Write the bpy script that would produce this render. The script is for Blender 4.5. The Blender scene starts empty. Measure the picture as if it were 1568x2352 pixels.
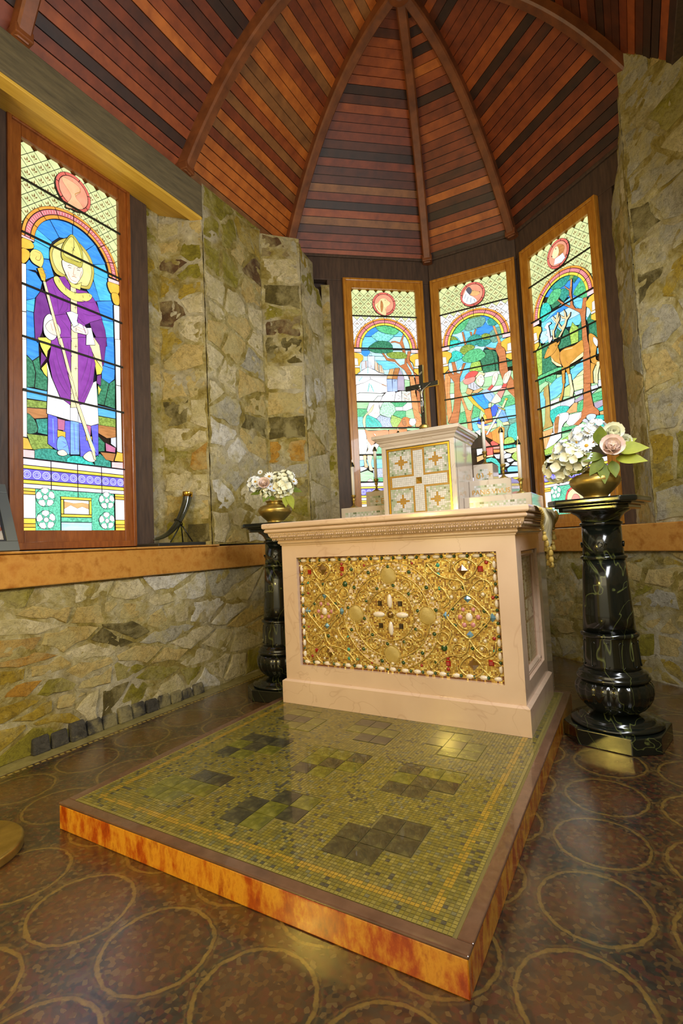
import bpy, bmesh, math, random
from math import sin, cos, pi, sqrt, radians, atan2
from mathutils import Vector, Matrix, noise as mnoise

# ------------------------------------------------------------------ camera, world, lights, exposure
scene = bpy.context.scene
COL = scene.collection
T = 0.0868                      # platform height: floor is z = 0

def setup_camera():
    f, pitch, roll, yaw = 1151.18, 0.0624, -0.0474, 0.5260
    fwd = Vector((-sin(yaw) * cos(pitch), cos(yaw) * cos(pitch), sin(pitch)))
    right = Vector((cos(yaw), sin(yaw), 0.0)); up = right.cross(fwd)
    r2 = right * cos(roll) + up * sin(roll); u2 = -right * sin(roll) + up * cos(roll)
    cd = bpy.data.cameras.new('camera'); cam = bpy.data.objects.new('camera', cd); COL.objects.link(cam)
    cd.sensor_fit = 'VERTICAL'; cd.sensor_height = 36.0; cd.sensor_width = 24.0
    cd.lens = f / 2352.0 * 36.0; cd.clip_start = 0.05; cd.clip_end = 100
    m = Matrix((r2, u2, -fwd)).transposed().to_4x4(); m.translation = Vector((0.4228, -2.2005, 0.8358 + T))
    cam.matrix_world = m; scene.camera = cam
setup_camera()

scene.view_settings.view_transform = 'Standard'; scene.view_settings.look = 'None'
scene.view_settings.gamma = 1.0; scene.view_settings.use_curve_mapping = False
scene.view_settings.exposure = 0.0

world = bpy.data.worlds.new('world'); scene.world = world; world.use_nodes = True
world.node_tree.nodes['Background'].inputs[0].default_value = (1.0, 0.86, 0.54, 1)
world.node_tree.nodes['Background'].inputs[1].default_value = 0.66

def area(name, loc, target, sx, sy, power, color):
    ld = bpy.data.lights.new(name, 'AREA'); ld.shape = 'RECTANGLE'; ld.size = sx; ld.size_y = sy
    ld.energy = power; ld.color = color
    o = bpy.data.objects.new(name, ld); COL.objects.link(o); o.location = loc
    o.rotation_euler = (Vector(target) - Vector(loc)).to_track_quat('-Z', 'Z').to_euler(); return o
def bulb(name, loc, power, color, r=0.07):
    ld = bpy.data.lights.new(name, 'POINT'); ld.energy = power; ld.color = color; ld.shadow_soft_size = r
    o = bpy.data.objects.new(name, ld); COL.objects.link(o); o.location = loc; return o
# added fill lights: at the wall opposite the bishop window, and behind the viewer
area('side_wall_fill', (0.79, -0.45, 2.15), (-1.5, -0.1, 1.3), 0.62, 2.2, 84, (0.95, 0.97, 1.0))
area('nave_fill', (-0.6, -4.6, 2.3), (-0.6, 0.5, 1.5), 3.0, 3.0, 62, (1.0, 0.84, 0.52))
# tungsten lamps of the nave
bulb('nave_lamp_warm_a', (-1.30, -2.6, 1.25), 66, (1.0, 0.72, 0.12))
bulb('nave_lamp_warm_b', (1.0, -3.0, 1.6), 40, (1.0, 0.72, 0.16))

# ------------------------------------------------------------------ helpers
def s2l(c):
    c = c / 255.0
    return c / 12.92 if c <= 0.04045 else ((c + 0.055) / 1.055) ** 2.4
def rgb(r, g, b): return (s2l(r), s2l(g), s2l(b), 1.0)

def new_mat(name):
    m = bpy.data.materials.new(name); m.use_nodes = True
    return m, m.node_tree, m.node_tree.nodes['Principled BSDF']
def ramp(nt, stops, interp='LINEAR'):
    r = nt.nodes.new('ShaderNodeValToRGB'); cr = r.color_ramp; cr.interpolation = interp
    while len(cr.elements) < len(stops): cr.elements.new(0.5)
    for e, (p, c) in zip(cr.elements, stops): e.position = p; e.color = c
    return r
def coords(nt, scale=(1, 1, 1), rot=(0, 0, 0), kind='Object'):
    tc = nt.nodes.new('ShaderNodeTexCoord'); mp = nt.nodes.new('ShaderNodeMapping')
    mp.inputs['Scale'].default_value = scale; mp.inputs['Rotation'].default_value = rot
    nt.links.new(tc.outputs[kind], mp.inputs['Vector']); return mp.outputs['Vector']
def noise(nt, vec, scale, detail=4, rough=0.55, dist=0.0):
    n = nt.nodes.new('ShaderNodeTexNoise'); n.inputs['Scale'].default_value = scale; n.inputs['Detail'].default_value = detail
    n.inputs['Roughness'].default_value = rough; n.inputs['Distortion'].default_value = dist
    nt.links.new(vec, n.inputs['Vector']); return n.outputs['Fac']
def bump(nt, b, fac, strength, dist=0.01):
    bn = nt.nodes.new('ShaderNodeBump'); bn.inputs['Strength'].default_value = strength; bn.inputs['Distance'].default_value = dist
    nt.links.new(fac, bn.inputs['Height']); nt.links.new(bn.outputs['Normal'], b.inputs['Normal'])
def mixc(nt, fac, a, b, mode='MIX'):
    m = nt.nodes.new('ShaderNodeMix'); m.data_type = 'RGBA'; m.blend_type = mode
    for sock, v in ((m.inputs['Factor'], fac), (m.inputs['A'], a), (m.inputs['B'], b)):
        pass
    ins = [i for i in m.inputs if i.type == 'RGBA']; f = [i for i in m.inputs if i.type == 'VALUE'][0]
    for sock, v in ((f, fac), (ins[0], a), (ins[1], b)):
        if isinstance(v, (float, int)): sock.default_value = v
        elif isinstance(v, tuple): sock.default_value = v
        else: nt.links.new(v, sock)
    return [o for o in m.outputs if o.type == 'RGBA'][0]

def plain(name, c, rough=0.5, metal=0.0, coat=0.0):
    m, nt, b = new_mat(name); b.inputs['Base Color'].default_value = rgb(*c); b.inputs['Roughness'].default_value = rough
    b.inputs['Metallic'].default_value = metal; b.inputs['Coat Weight'].default_value = coat; return m
def mottled(name, cols, scale=8, rough=0.5, metal=0.0, bmp=0.0, stretch=(1, 1, 1), detail=5, lo=0.3, hi=0.7, dist=0.0, coat=0.0, rgh=0.6, bscale=None):
    m, nt, b = new_mat(name); v = coords(nt, stretch); f = noise(nt, v, scale, detail, rgh, dist)
    n = len(cols); r = ramp(nt, [(lo + (hi - lo) * i / max(1, n - 1), rgb(*c)) for i, c in enumerate(cols)])
    nt.links.new(f, r.inputs['Fac']); nt.links.new(r.outputs['Color'], b.inputs['Base Color'])
    b.inputs['Roughness'].default_value = rough; b.inputs['Metallic'].default_value = metal; b.inputs['Coat Weight'].default_value = coat
    if bmp: bump(nt, b, f if bscale is None else noise(nt, v, bscale, 6, 0.65), bmp)
    return m
def veined(name, base, base2, vein, scale=3, vscale=5, width=0.03, rough=0.2, coat=0.3, amount=1.0):
    m, nt, b = new_mat(name); v = coords(nt)
    f = noise(nt, v, scale, 5); r = ramp(nt, [(0.3, rgb(*base)), (0.7, rgb(*base2))]); nt.links.new(f, r.inputs['Fac'])
    g = noise(nt, v, vscale, 3, 0.5, 1.6)
    r2 = ramp(nt, [(0.5 - width, (0, 0, 0, 1)), (0.5, (amount, amount, amount, 1)), (0.5 + width, (0, 0, 0, 1))]); nt.links.new(g, r2.inputs['Fac'])
    c = mixc(nt, r2.outputs['Color'], r.outputs['Color'], rgb(*vein)); nt.links.new(c, b.inputs['Base Color'])
    b.inputs['Roughness'].default_value = rough; b.inputs['Coat Weight'].default_value = coat; b.inputs['Coat Roughness'].default_value = 0.08
    return m

def link(o, parent=None):
    COL.objects.link(o)
    if parent is not None: o.parent = parent
    return o
def obj(name, verts, faces, mats, parent=None, midx=None, smooth=False, loc=None, rot=None):
    me = bpy.data.meshes.new(name); me.from_pydata([tuple(v) for v in verts], [], faces)
    for m in (mats if isinstance(mats, (list, tuple)) else [mats]): me.materials.append(m)
    if midx: me.polygons.foreach_set('material_index', midx)
    if smooth: me.polygons.foreach_set('use_smooth', [True] * len(me.polygons))
    me.update(); o = link(bpy.data.objects.new(name, me), parent)
    if loc is not None: o.location = loc
    if rot is not None: o.rotation_euler = rot
    return o
def inst(name, me, parent=None, loc=(0, 0, 0), rot=(0, 0, 0), scale=(1, 1, 1)):
    o = link(bpy.data.objects.new(name, me), parent); o.location = loc; o.rotation_euler = rot; o.scale = scale; return o
def tag(o, label=None, cat=None, group=None, kind=None):
    for k, v in (('label', label), ('category', cat), ('group', group), ('kind', kind)):
        if v: o[k] = v
    return o
def empty(name, loc=(0, 0, 0), rotz=0.0, parent=None):
    o = link(bpy.data.objects.new(name, None), parent); o.location = loc; o.rotation_euler = (0, 0, rotz); o.empty_display_size = 0.05; return o
def tree_copy(o, parent=None):
    c = o.copy(); COL.objects.link(c); c.parent = parent
    for ch in list(o.children): tree_copy(ch, c)
    return c

class MB:
    """collects shapes of ONE part"""
    def __init__(s): s.v = []; s.f = []; s.m = []
    def add(s, v, f, mi=0):
        n = len(s.v); s.v += [tuple(x) for x in v]; s.f += [tuple(i + n for i in q) for q in f]; s.m += [mi] * len(f); return s
    def box(s, x0, x1, y0, y1, z0, z1, mi=0):
        return s.add([(x0, y0, z0), (x1, y0, z0), (x1, y1, z0), (x0, y1, z0), (x0, y0, z1), (x1, y0, z1), (x1, y1, z1), (x0, y1, z1)],
                     [(0, 3, 2, 1), (4, 5, 6, 7), (0, 1, 5, 4), (1, 2, 6, 5), (2, 3, 7, 6), (3, 0, 4, 7)], mi)
    def prism(s, poly, z0, z1, mi=0):
        n = len(poly)
        return s.add([(x, y, z0) for x, y in poly] + [(x, y, z1) for x, y in poly],
                     [tuple(range(n - 1, -1, -1)), tuple(range(n, 2 * n))] + [(i, (i + 1) % n, n + (i + 1) % n, n + i) for i in range(n)], mi)
    def lathe(s, prof, n=32, mi=0, mod=None):
        v = []; f = []
        for k, (r, z) in enumerate(prof):
            for i in range(n):
                a = 2 * pi * i / n; rr = r * (mod(k, a) if mod else 1.0); v.append((rr * cos(a), rr * sin(a), z))
        for k in range(len(prof) - 1):
            for i in range(n): j = (i + 1) % n; f.append((k * n + i, k * n + j, (k + 1) * n + j, (k + 1) * n + i))
        f.append(tuple(range(n - 1, -1, -1))); L = (len(prof) - 1) * n; f.append(tuple(range(L, L + n)))
        return s.add(v, f, mi)
    def tube(s, pts, rad, n=8, mi=0, caps=True):
        pts = [Vector(p) for p in pts]; v = []; f = []; up = None
        for k, p in enumerate(pts):
            t = (pts[min(k + 1, len(pts) - 1)] - pts[max(k - 1, 0)]).normalized()
            if up is None: up = Vector((0, 0, 1)) if abs(t.z) < 0.9 else Vector((1, 0, 0))
            a = t.cross(up)
            if a.length < 1e-6: a = t.orthogonal()
            a.normalize(); b = a.cross(t).normalized(); up = b
            r = rad[k] if isinstance(rad, (list, tuple)) else rad
            v += [tuple(p + a * (r * cos(2 * pi * i / n)) + b * (r * sin(2 * pi * i / n))) for i in range(n)]
        for k in range(len(pts) - 1):
            for i in range(n): j = (i + 1) % n; f.append((k * n + i, k * n + j, (k + 1) * n + j, (k + 1) * n + i))
        if caps: f.append(tuple(range(n - 1, -1, -1))); L = (len(pts) - 1) * n; f.append(tuple(range(L, L + n)))
        return s.add(v, f, mi)
    def ellip(s, c, r, nu=12, nv=7, mi=0, half=False):
        v = []; f = []; lo = 0.0 if half else -pi / 2
        for k in range(nv + 1):
            a = lo + (pi / 2 - lo) * k / nv
            for i in range(nu):
                b = 2 * pi * i / nu; v.append((c[0] + r[0] * cos(a) * cos(b), c[1] + r[1] * cos(a) * sin(b), c[2] + r[2] * sin(a)))
        for k in range(nv):
            for i in range(nu): j = (i + 1) % nu; f.append((k * nu + i, k * nu + j, (k + 1) * nu + j, (k + 1) * nu + i))
        return s.add(v, f, mi)
    def build(s, name, mats, parent=None, smooth=False, **k):
        return obj(name, s.v, s.f, mats, parent, s.m if max(s.m, default=0) else None, smooth, **k)
def bevel(o, w, seg=2):
    m = o.modifiers.new('bevel', 'BEVEL'); m.width = w; m.segments = seg; m.limit_method = 'ANGLE'; m.angle_limit = radians(35); return o
def cat_rom(pts, n=4, closed=True):
    out = []; N = len(pts)
    rng = range(N) if closed else range(N - 1)
    for i in rng:
        if closed: p0, p1, p2, p3 = pts[(i - 1) % N], pts[i], pts[(i + 1) % N], pts[(i + 2) % N]
        else: p0, p1, p2, p3 = pts[max(i - 1, 0)], pts[i], pts[i + 1], pts[min(i + 2, N - 1)]
        for k in range(n):
            t = k / n; t2 = t * t; t3 = t2 * t
            out.append(tuple(0.5 * (2 * b + (c - a) * t + (2 * a - 5 * b + 4 * c - d) * t2 + (3 * b - a - 3 * c + d) * t3) for a, b, c, d in zip(p0, p1, p2, p3)))
    if not closed: out.append(tuple(pts[-1]))
    return out
def dirv(deg): return Vector((cos(radians(deg)), sin(radians(deg)), 0))
# plan of the apse (eaves polygon) and its inner stone faces
A = Vector((-2.131, 0.175, 0)); B = Vector((-2.14, 1.408, 0)); C = Vector((-1.097, 2.283, 0)); D = Vector((-0.305, 2.325, 0)); E_ = Vector((0.81, 1.485, 0))
ZE = 3.48 + T; ZL0, ZL1 = 0.70 + T, 0.87 + T       # eaves, ledge bottom and top
GW, GH, GZ = 0.618, 2.20, 0.98 + T                 # glass width, height, bottom

# ------------------------------------------------------------------ materials of the setting
M = {}
def wood(name, c1, c2, rough=0.45, s=(3, 40, 40)):
    return mottled(name, [c1, c2], 1.6, rough, bmp=0.12, stretch=s, detail=6, lo=0.25, hi=0.75)
BOARD = []
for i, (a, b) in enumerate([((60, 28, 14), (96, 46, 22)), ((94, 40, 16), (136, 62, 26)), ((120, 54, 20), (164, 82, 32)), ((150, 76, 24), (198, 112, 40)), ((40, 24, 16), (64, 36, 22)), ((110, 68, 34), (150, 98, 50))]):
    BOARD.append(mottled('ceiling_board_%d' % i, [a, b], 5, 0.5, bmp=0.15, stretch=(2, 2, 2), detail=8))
M['rib'] = mottled('rib_wood', [(92, 50, 26), (136, 78, 40)], 9, 0.45, bmp=0.1)
M['beam'] = mottled('beam_timber', [(84, 76, 56), (116, 104, 74)], 6, 0.75, bmp=0.4, stretch=(6, 1, 6))
M['soffit'] = mottled('soffit_board', [(206, 160, 52), (232, 190, 80)], 4, 0.4, bmp=0.05, stretch=(12, 1, 12))
M['darkwood'] = mottled('dark_timber', [(62, 48, 40), (86, 66, 52)], 7, 0.6, bmp=0.25, stretch=(7, 7, 1))
M['frame'] = mottled('frame_wood', [(160, 100, 26), (198, 138, 48)], 6, 0.35, bmp=0.05, stretch=(8, 8, 1.5), coat=0.3)
M['frame2'] = mottled('frame_wood_red', [(124, 66, 26), (156, 90, 38)], 6, 0.35, bmp=0.05, stretch=(8, 8, 1.5), coat=0.3)
M['ledge'] = mottled('ledge_marble', [(158, 98, 34), (194, 140, 66), (176, 114, 46)], 14, 0.22, detail=8, coat=0.4)
def mortar_material():
    m, nt, b = new_mat('wall_mortar'); v = coords(nt)
    r = ramp(nt, [(0.28, rgb(118, 102, 30)), (0.45, rgb(168, 148, 70)), (0.58, rgb(204, 190, 132)), (0.72, rgb(232, 224, 198))]); nt.links.new(noise(nt, v, 6, 11, 0.72, 0.5), r.inputs['Fac'])
    k = ramp(nt, [(0.34, (0.45, 0.41, 0.30, 1)), (0.44, (1.0, 1.0, 1.0, 1)), (0.7, (1.2, 1.2, 1.18, 1))]); nt.links.new(noise(nt, v, 26, 12, 0.74, 0.8), k.inputs['Fac'])  # dark crevices and pale highlights of the relief put into the colour
    w = ramp(nt, [(0.5, (0, 0, 0, 1)), (0.62, (0.6, 0.6, 0.6, 1))]); nt.links.new(noise(nt, v, 2.3, 6, 0.6), w.inputs['Fac'])
    c = mixc(nt, w.outputs['Color'], r.outputs['Color'], rgb(222, 214, 190)); c = mixc(nt, 0.85, c, k.outputs['Color'], 'MULTIPLY')
    nt.links.new(c, b.inputs['Base Color']); b.inputs['Roughness'].default_value = 0.95
    bump(nt, b, noise(nt, v, 26, 12, 0.74, 0.8), 1.0, 0.035); return m
M['mortar'] = mortar_material()
SC = {'o': [(126, 116, 18), (166, 154, 44)], 'y': [(158, 130, 22), (194, 166, 56)], 't': [(192, 164, 88), (222, 198, 132)], 'd': [(80, 70, 26), (116, 102, 46)],
      'b': [(86, 60, 34), (124, 90, 52)], 'p': [(208, 192, 142), (236, 224, 186)], 'g': [(164, 158, 134), (202, 196, 174)], 'w': [(222, 216, 198), (242, 238, 226)], 'c': [(174, 122, 30), (206, 156, 56)], 'k': [(50, 48, 44), (90, 86, 78)]}
STONE = {}; MORTAR_SMEAR = rgb(206, 192, 132)
for k_, cs in SC.items():
    m_, nt_, b_ = new_mat('stone_' + k_); v_ = coords(nt_)
    f1 = noise(nt_, v_, 7, 8, 0.7); f2 = noise(nt_, v_, 34, 11, 0.75, 0.6)
    r1 = ramp(nt_, [(0.32, rgb(*cs[0])), (0.66, rgb(*cs[1]))]); nt_.links.new(f1, r1.inputs['Fac'])
    r2_ = ramp(nt_, [(0.34, (0.55, 0.52, 0.44, 1)), (0.50, (1.05, 1.05, 1.05, 1)), (0.75, (1.3, 1.3, 1.25, 1))]); nt_.links.new(f2, r2_.inputs['Fac'])  # crevice shade and highlights of the rough face put into the stone colour
    sm_ = ramp(nt_, [(0.46, (0, 0, 0, 1)), (0.60, ((0.8, 0.8, 0.8, 1) if k_ in 'ptgw' else (0.5, 0.5, 0.5, 1)))]); nt_.links.new(noise(nt_, v_, 5.5, 9, 0.68, 0.4), sm_.inputs['Fac'])
    ck_ = ramp(nt_, [(0.485, (1, 1, 1, 1)), (0.5, (0.35, 0.3, 0.22, 1)), (0.515, (1, 1, 1, 1))]); nt_.links.new(noise(nt_, v_, 11, 5, 0.6, 1.2), ck_.inputs['Fac'])
    cc_ = mixc(nt_, sm_.outputs['Color'], mixc(nt_, 0.9, r1.outputs['Color'], r2_.outputs['Color'], 'MULTIPLY'), MORTAR_SMEAR)
    cc_ = mixc(nt_, 0.55, cc_, ck_.outputs['Color'], 'MULTIPLY'); nt_.links.new(cc_, b_.inputs['Base Color'])
    b_.inputs['Roughness'].default_value = 0.9
    bump(nt_, b_, noise(nt_, v_, 24, 11, 0.75, 0.3), 1.0, 0.03); STONE[k_] = m_

def floor_material():
    m, nt, b = new_mat('floor_mosaic'); N = nt.nodes; Lk = nt.links
    v = coords(nt)
    vor = N.new('ShaderNodeTexVoronoi'); vor.inputs['Scale'].default_value = 92; Lk.new(v, vor.inputs['Vector'])
    cr = ramp(nt, [(0.0, rgb(28, 25, 24)), (0.22, rgb(62, 38, 24)), (0.42, rgb(76, 58, 32)), (0.58, rgb(36, 39, 33)), (0.74, rgb(72, 34, 28)), (0.9, rgb(94, 76, 46))], 'CONSTANT')
    sep = N.new('ShaderNodeSeparateColor'); Lk.new(vor.outputs['Color'], sep.inputs[0]); Lk.new(sep.outputs[0], cr.inputs['Fac'])
    big = ramp(nt, [(0.35, rgb(40, 27, 20)), (0.65, rgb(76, 53, 28))]); Lk.new(noise(nt, v, 5, 3), big.inputs['Fac'])
    base = mixc(nt, 0.3, cr.outputs['Color'], big.outputs['Color'])
    # square grid of roundels, 0.293 m apart
    def math_(op, a, bb=None, c=None):
        n = N.new('ShaderNodeMath'); n.operation = op
        for i, x in enumerate((a, bb, c)):
            if x is None: continue
            if isinstance(x, (int, float)): n.inputs[i].default_value = x
            else: Lk.new(x, n.inputs[i])
        return n.outputs[0]
    sx = N.new('ShaderNodeSeparateXYZ'); Lk.new(v, sx.inputs[0])
    S = 0.2935
    fx = math_('SUBTRACT', math_('FRACT', math_('DIVIDE', math_('ADD', sx.outputs[0], 20 * S - 0.27 + S / 2), S)), 0.5)
    fy = math_('SUBTRACT', math_('FRACT', math_('DIVIDE', math_('ADD', sx.outputs[1], 20 * S + 0.20 + S / 2), S)), 0.5)
    wob = math_('MULTIPLY', math_('SUBTRACT', noise(nt, v, 30, 4), 0.5), 0.06)
    r = math_('ADD', math_('SQRT', math_('ADD', math_('MULTIPLY', fx, fx), math_('MULTIPLY', fy, fy))), wob)
    ring = ramp(nt, [(0.0, (0, 0, 0, 1)), (0.415, (0, 0, 0, 1)), (0.424, (1, 1, 1, 1)), (0.447, (1, 1, 1, 1)), (0.456, (0, 0, 0, 1)), (0.472, (0.35, 0.35, 0.35, 1)), (0.49, (0, 0, 0, 1))]); Lk.new(r, ring.inputs['Fac'])
    ringm = math_('MULTIPLY', ring.outputs['Color'], math_('MULTIPLY', math_('POWER', noise(nt, v, 30, 6, 0.7), 1.3), 1.6))
    col = mixc(nt, ringm, base, rgb(120, 96, 44))
    inside = ramp(nt, [(0.30, (0.22, 0.22, 0.22, 1)), (0.42, (0, 0, 0, 1))]); Lk.new(r, inside.inputs['Fac'])
    col = mixc(nt, inside.outputs['Color'], col, rgb(120, 74, 26), 'MIX')
    Lk.new(col, b.inputs['Base Color']); b.inputs['Roughness'].default_value = 0.3
    rr = ramp(nt, [(0.3, (0.14, 0.14, 0.14, 1)), (0.7, (0.3, 0.3, 0.3, 1))]); Lk.new(noise(nt, v, 14, 5), rr.inputs['Fac']); Lk.new(rr.outputs['Color'], b.inputs['Roughness'])
    b.inputs['Coat Weight'].default_value = 0.8; b.inputs['Coat Roughness'].default_value = 0.24; b.inputs['Coat IOR'].default_value = 1.62
    bump(nt, b, noise(nt, v, 60, 4), 0.08, 0.004)
    return m
M['floor'] = floor_material()

# ------------------------------------------------------------------ floor
YB = -3.4                                                   # where the apse bay opens to the nave behind the viewer
fl = MB(); fl.prism([(-2.6, YB), (1.3, YB), (1.3, 1.3), (0.2, 2.3), (-0.3, 2.6), (-1.2, 2.6), (-2.6, 1.5)], -0.12, 0.0)
FLOOR = tag(fl.build('floor', M['floor']), 'dark mosaic floor with a grid of tan roundels', kind='structure')
MB().box(-2.09, -1.985, -3.3, 1.1, 0, 0.0012).build('border_strip', mottled('floor_border', [(112, 104, 62), (146, 136, 90)], 18, 0.35), FLOOR)
ds = MB()
for i_ in range(150): y_ = -3.2 + i_ * 0.0285; ds.box(-1.972, -1.960, y_, y_ + 0.017, 0, 0.0012)
tag(ds.build('border_tesserae', plain('floor_border_dash', (150, 130, 66), 0.35), FLOOR), kind='stuff')

# ------------------------------------------------------------------ rubble walls: each stone its own piece
def clip(poly, px, py, nx, ny):
    out = []; n = len(poly)
    for i in range(n):
        a, b = poly[i], poly[(i + 1) % n]; da = (a[0] - px) * nx + (a[1] - py) * ny; db = (b[0] - px) * nx + (b[1] - py) * ny
        if da <= 0: out.append(a)
        if (da < 0 < db) or (db < 0 < da): t = da / (da - db); out.append((a[0] + (b[0] - a[0]) * t, a[1] + (b[1] - a[1]) * t))
    return out
def hsh(*a):
    h = 0
    for x in a: h = (h * 1000003 + int(round(x * 9973))) & 0x7fffffff
    return ((h * 1103515245 + 12345) & 0x7fffffff) / 0x7fffffff
def stone_face(wall, P, Q, z0, z1, seeds, asp=0.6, gap=0.012, top=None, out=0.02, seed=1, mh=0.019):
    """P -> Q: plan line, the room on its right-hand side. seeds: (s, z, code)."""
    P = Vector((P[0], P[1], 0)); Q = Vector((Q[0], Q[1], 0)); d = (Q - P); Lh = d.length; d.normalize(); n = Vector((d.y, -d.x, 0))
    rnd = random.Random(seed)
    topf = top or (lambda s: z1)
    base = [(0, z0), (Lh, z0)] + [(Lh * (1 - k / 6), topf(Lh * (1 - k / 6))) for k in range(7)]
    def w(s, z, h): return tuple(P + d * s + n * h + Vector((0, 0, z)))
    # mortar bed
    gs = 0.022 if Lh < 2 else 0.03; gx = max(2, int(Lh / gs)); gz = max(2, int((z1 - z0) / gs)); bv = []; bf = []
    for a_ in range(gx + 1):
        for b_ in range(gz + 1):
            s_ = Lh * a_ / gx; z_ = z0 + (topf(s_) - z0) * b_ / gz; q = Vector((s_ + seed * 3.1, z_, seed)) 
            hh = 0.5 + 0.5 * mnoise.noise(q * 9) + 0.30 * mnoise.noise(q * 24) + 0.18 * mnoise.noise(q * 50)
            bv.append(w(s_, z_, -0.003 + mh * 0.8 * hh))
    for a_ in range(gx):
        for b_ in range(gz): i_ = a_ * (gz + 1) + b_; bf.append((i_, i_ + gz + 1, i_ + gz + 2, i_ + 1))
    obj('mortar_bed', bv, bf, M['mortar'], wall, smooth=True)
    for i, (s, z, c) in enumerate(seeds):
        poly = list(base)
        for j, (s2, z2, c2) in enumerate(seeds):
            if i == j: continue
            nx, ny = (s2 - s) * asp * asp, (z2 - z)
            poly = clip(poly, (s + s2) / 2, (z + z2) / 2, nx, ny)
            if len(poly) < 3: break
        if len(poly) < 3: continue
        cx = sum(p[0] for p in poly) / len(poly); cz = sum(p[1] for p in poly) / len(poly)
        size = max(max(p[0] for p in poly) - min(p[0] for p in poly), max(p[1] for p in poly) - min(p[1] for p in poly))
        if size < 0.03: continue
        ring = []
        for k in range(len(poly)):
            a, b = poly[k], poly[(k + 1) % len(poly)]; L = sqrt((a[0] - b[0]) ** 2 + (a[1] - b[1]) ** 2); m = max(1, min(4, int(L / 0.06)))
            for q in range(m): ring.append((a[0] + (b[0] - a[0]) * q / m, a[1] + (b[1] - a[1]) * q / m))
        def shrink(g, jit):
            o = []
            for (x, y) in ring:
                r = sqrt((x - cx) ** 2 + (y - cz) ** 2) + 1e-6; k = max(0.35, (r - g * (0.6 + 0.9 * rnd.random())) / r)
                o.append((cx + (x - cx) * k + rnd.uniform(-jit, jit), cz + (y - cz) * k + rnd.uniform(-jit, jit)))
            return o
        N = len(ring); h0 = out * 0.5 * rnd.uniform(0.5, 1.1)
        r0, r1, r2 = shrink(gap * 0.9, 0.006), shrink(gap * 1.5, 0.008), shrink(min(0.03, size * 0.15), 0.006)
        V = [w(x, y, -0.03) for x, y in r0] + [w(x, y, h0 * 0.75) for x, y in r1] + [w(x, y, h0 * rnd.uniform(0.9, 1.25)) for x, y in r2] + [w(cx, cz, h0 * 1.05)]
        F = []
        for k in range(N):
            l = (k + 1) % N; F += [(k, l, N + l, N + k), (N + k, N + l, 2 * N + l, 2 * N + k), (2 * N + k, 2 * N + l, 3 * N)]
        obj('stone', V, F, STONE[c], wall)
def auto_seeds(L, z0, z1, codes, dx, dz, seed):
    rnd = random.Random(seed); out = []; z = z0 + dz / 2; row = 0
    while z < z1:
        s = (0.25 if row % 2 else 0.6) * dx
        while s < L: out.append((s + rnd.uniform(-.25, .25) * dx, z + rnd.uniform(-.22, .22) * dz, rnd.choice(codes))); s += dx * rnd.uniform(0.75, 1.3)
        z += dz * rnd.uniform(0.85, 1.15); row += 1
    return out

W_L = tag(empty('wall_left'), 'left rubble stone wall with yellow and grey stones', kind='structure')
W_B = tag(empty('wall_back'), 'apse wall of dark timber and rubble stone', kind='structure')
W_R = tag(empty('wall_right'), 'right rubble stone wall beside the pedestal', kind='structure')
XL = -2.09
SEED_LOW = [(2.346, 0.734, 'o'), (2.403, 0.612, 'p'), (2.538, 0.72, 'p'), (2.5, 0.651, 't'), (2.78, 0.632, 't'), (2.707, 0.72, 'p'), (2.991, 0.603, 't'), (2.602, 0.495, 't'), (2.419, 0.442, 'c'), (2.963, 0.49, 'd'), (2.844, 0.46, 'd'), (3.226, 0.411, 'g'), (3.432, 0.665, 'w'), (3.543, 0.528, 'w'), (3.813, 0.478, 'w'), (3.727, 0.673, 'g'), (3.304, 0.537, 'p'), (3.251, 0.292, 't'), (3.06, 0.332, 't'), (2.922, 0.269, 'o'), (2.7, 0.322, 't'), (2.489, 0.382, 't'), (2.552, 0.293, 'o'), (2.393, 0.318, 'c'), (2.343, 0.23, 'y'), (2.46, 0.185, 'y'), (2.617, 0.183, 't'), (3.017, 0.15, 'o'), (2.849, 0.165, 'd'), (3.15, 0.203, 'o'), (3.396, 0.119, 'o'), (3.525, 0.099, 'w'), (3.289, 0.111, 'p'), (3.647, 0.119, 'p'), (3.834, 0.102, 'p'), (3.655, 0.283, 'p'), (3.922, 0.258, 'p'), (3.952, 0.431, 't'), (4.155, 0.575, 'g'), (4.039, 0.097, 'o'), (2.342, 0.129, 'y'), (2.442, 0.103, 'o'), (2.708, 0.166, 'p'), (2.733, 0.431, 'p'), (2.32, 0.515, 'c'), (3.149, 0.638, 'p'), (3.207, 0.722, 'w'), (2.993, 0.699, 'p'), (3.94, 0.598, 'p'), (4.14, 0.317, 't'), (2.344, 0.382, 'y'), (2.522, 0.139, 'y'), (2.795, 0.269, 't'), (3.389, 0.346, 'p'), (3.497, 0.24, 'p'), (3.146, 0.526, 't'), (1.9, 0.12, 'y'), (1.9, 0.35, 't'), (1.9, 0.6, 'o'), (1.5, 0.12, 'y'), (1.5, 0.35, 't'), (1.5, 0.6, 'o'), (1.1, 0.12, 'y'), (1.1, 0.35, 't'), (1.1, 0.6, 'o'), (0.7, 0.12, 'y'), (0.7, 0.35, 't'), (0.7, 0.6, 'o'), (0.3, 0.12, 'y'), (0.3, 0.35, 't'), (0.3, 0.6, 'o')]
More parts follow.
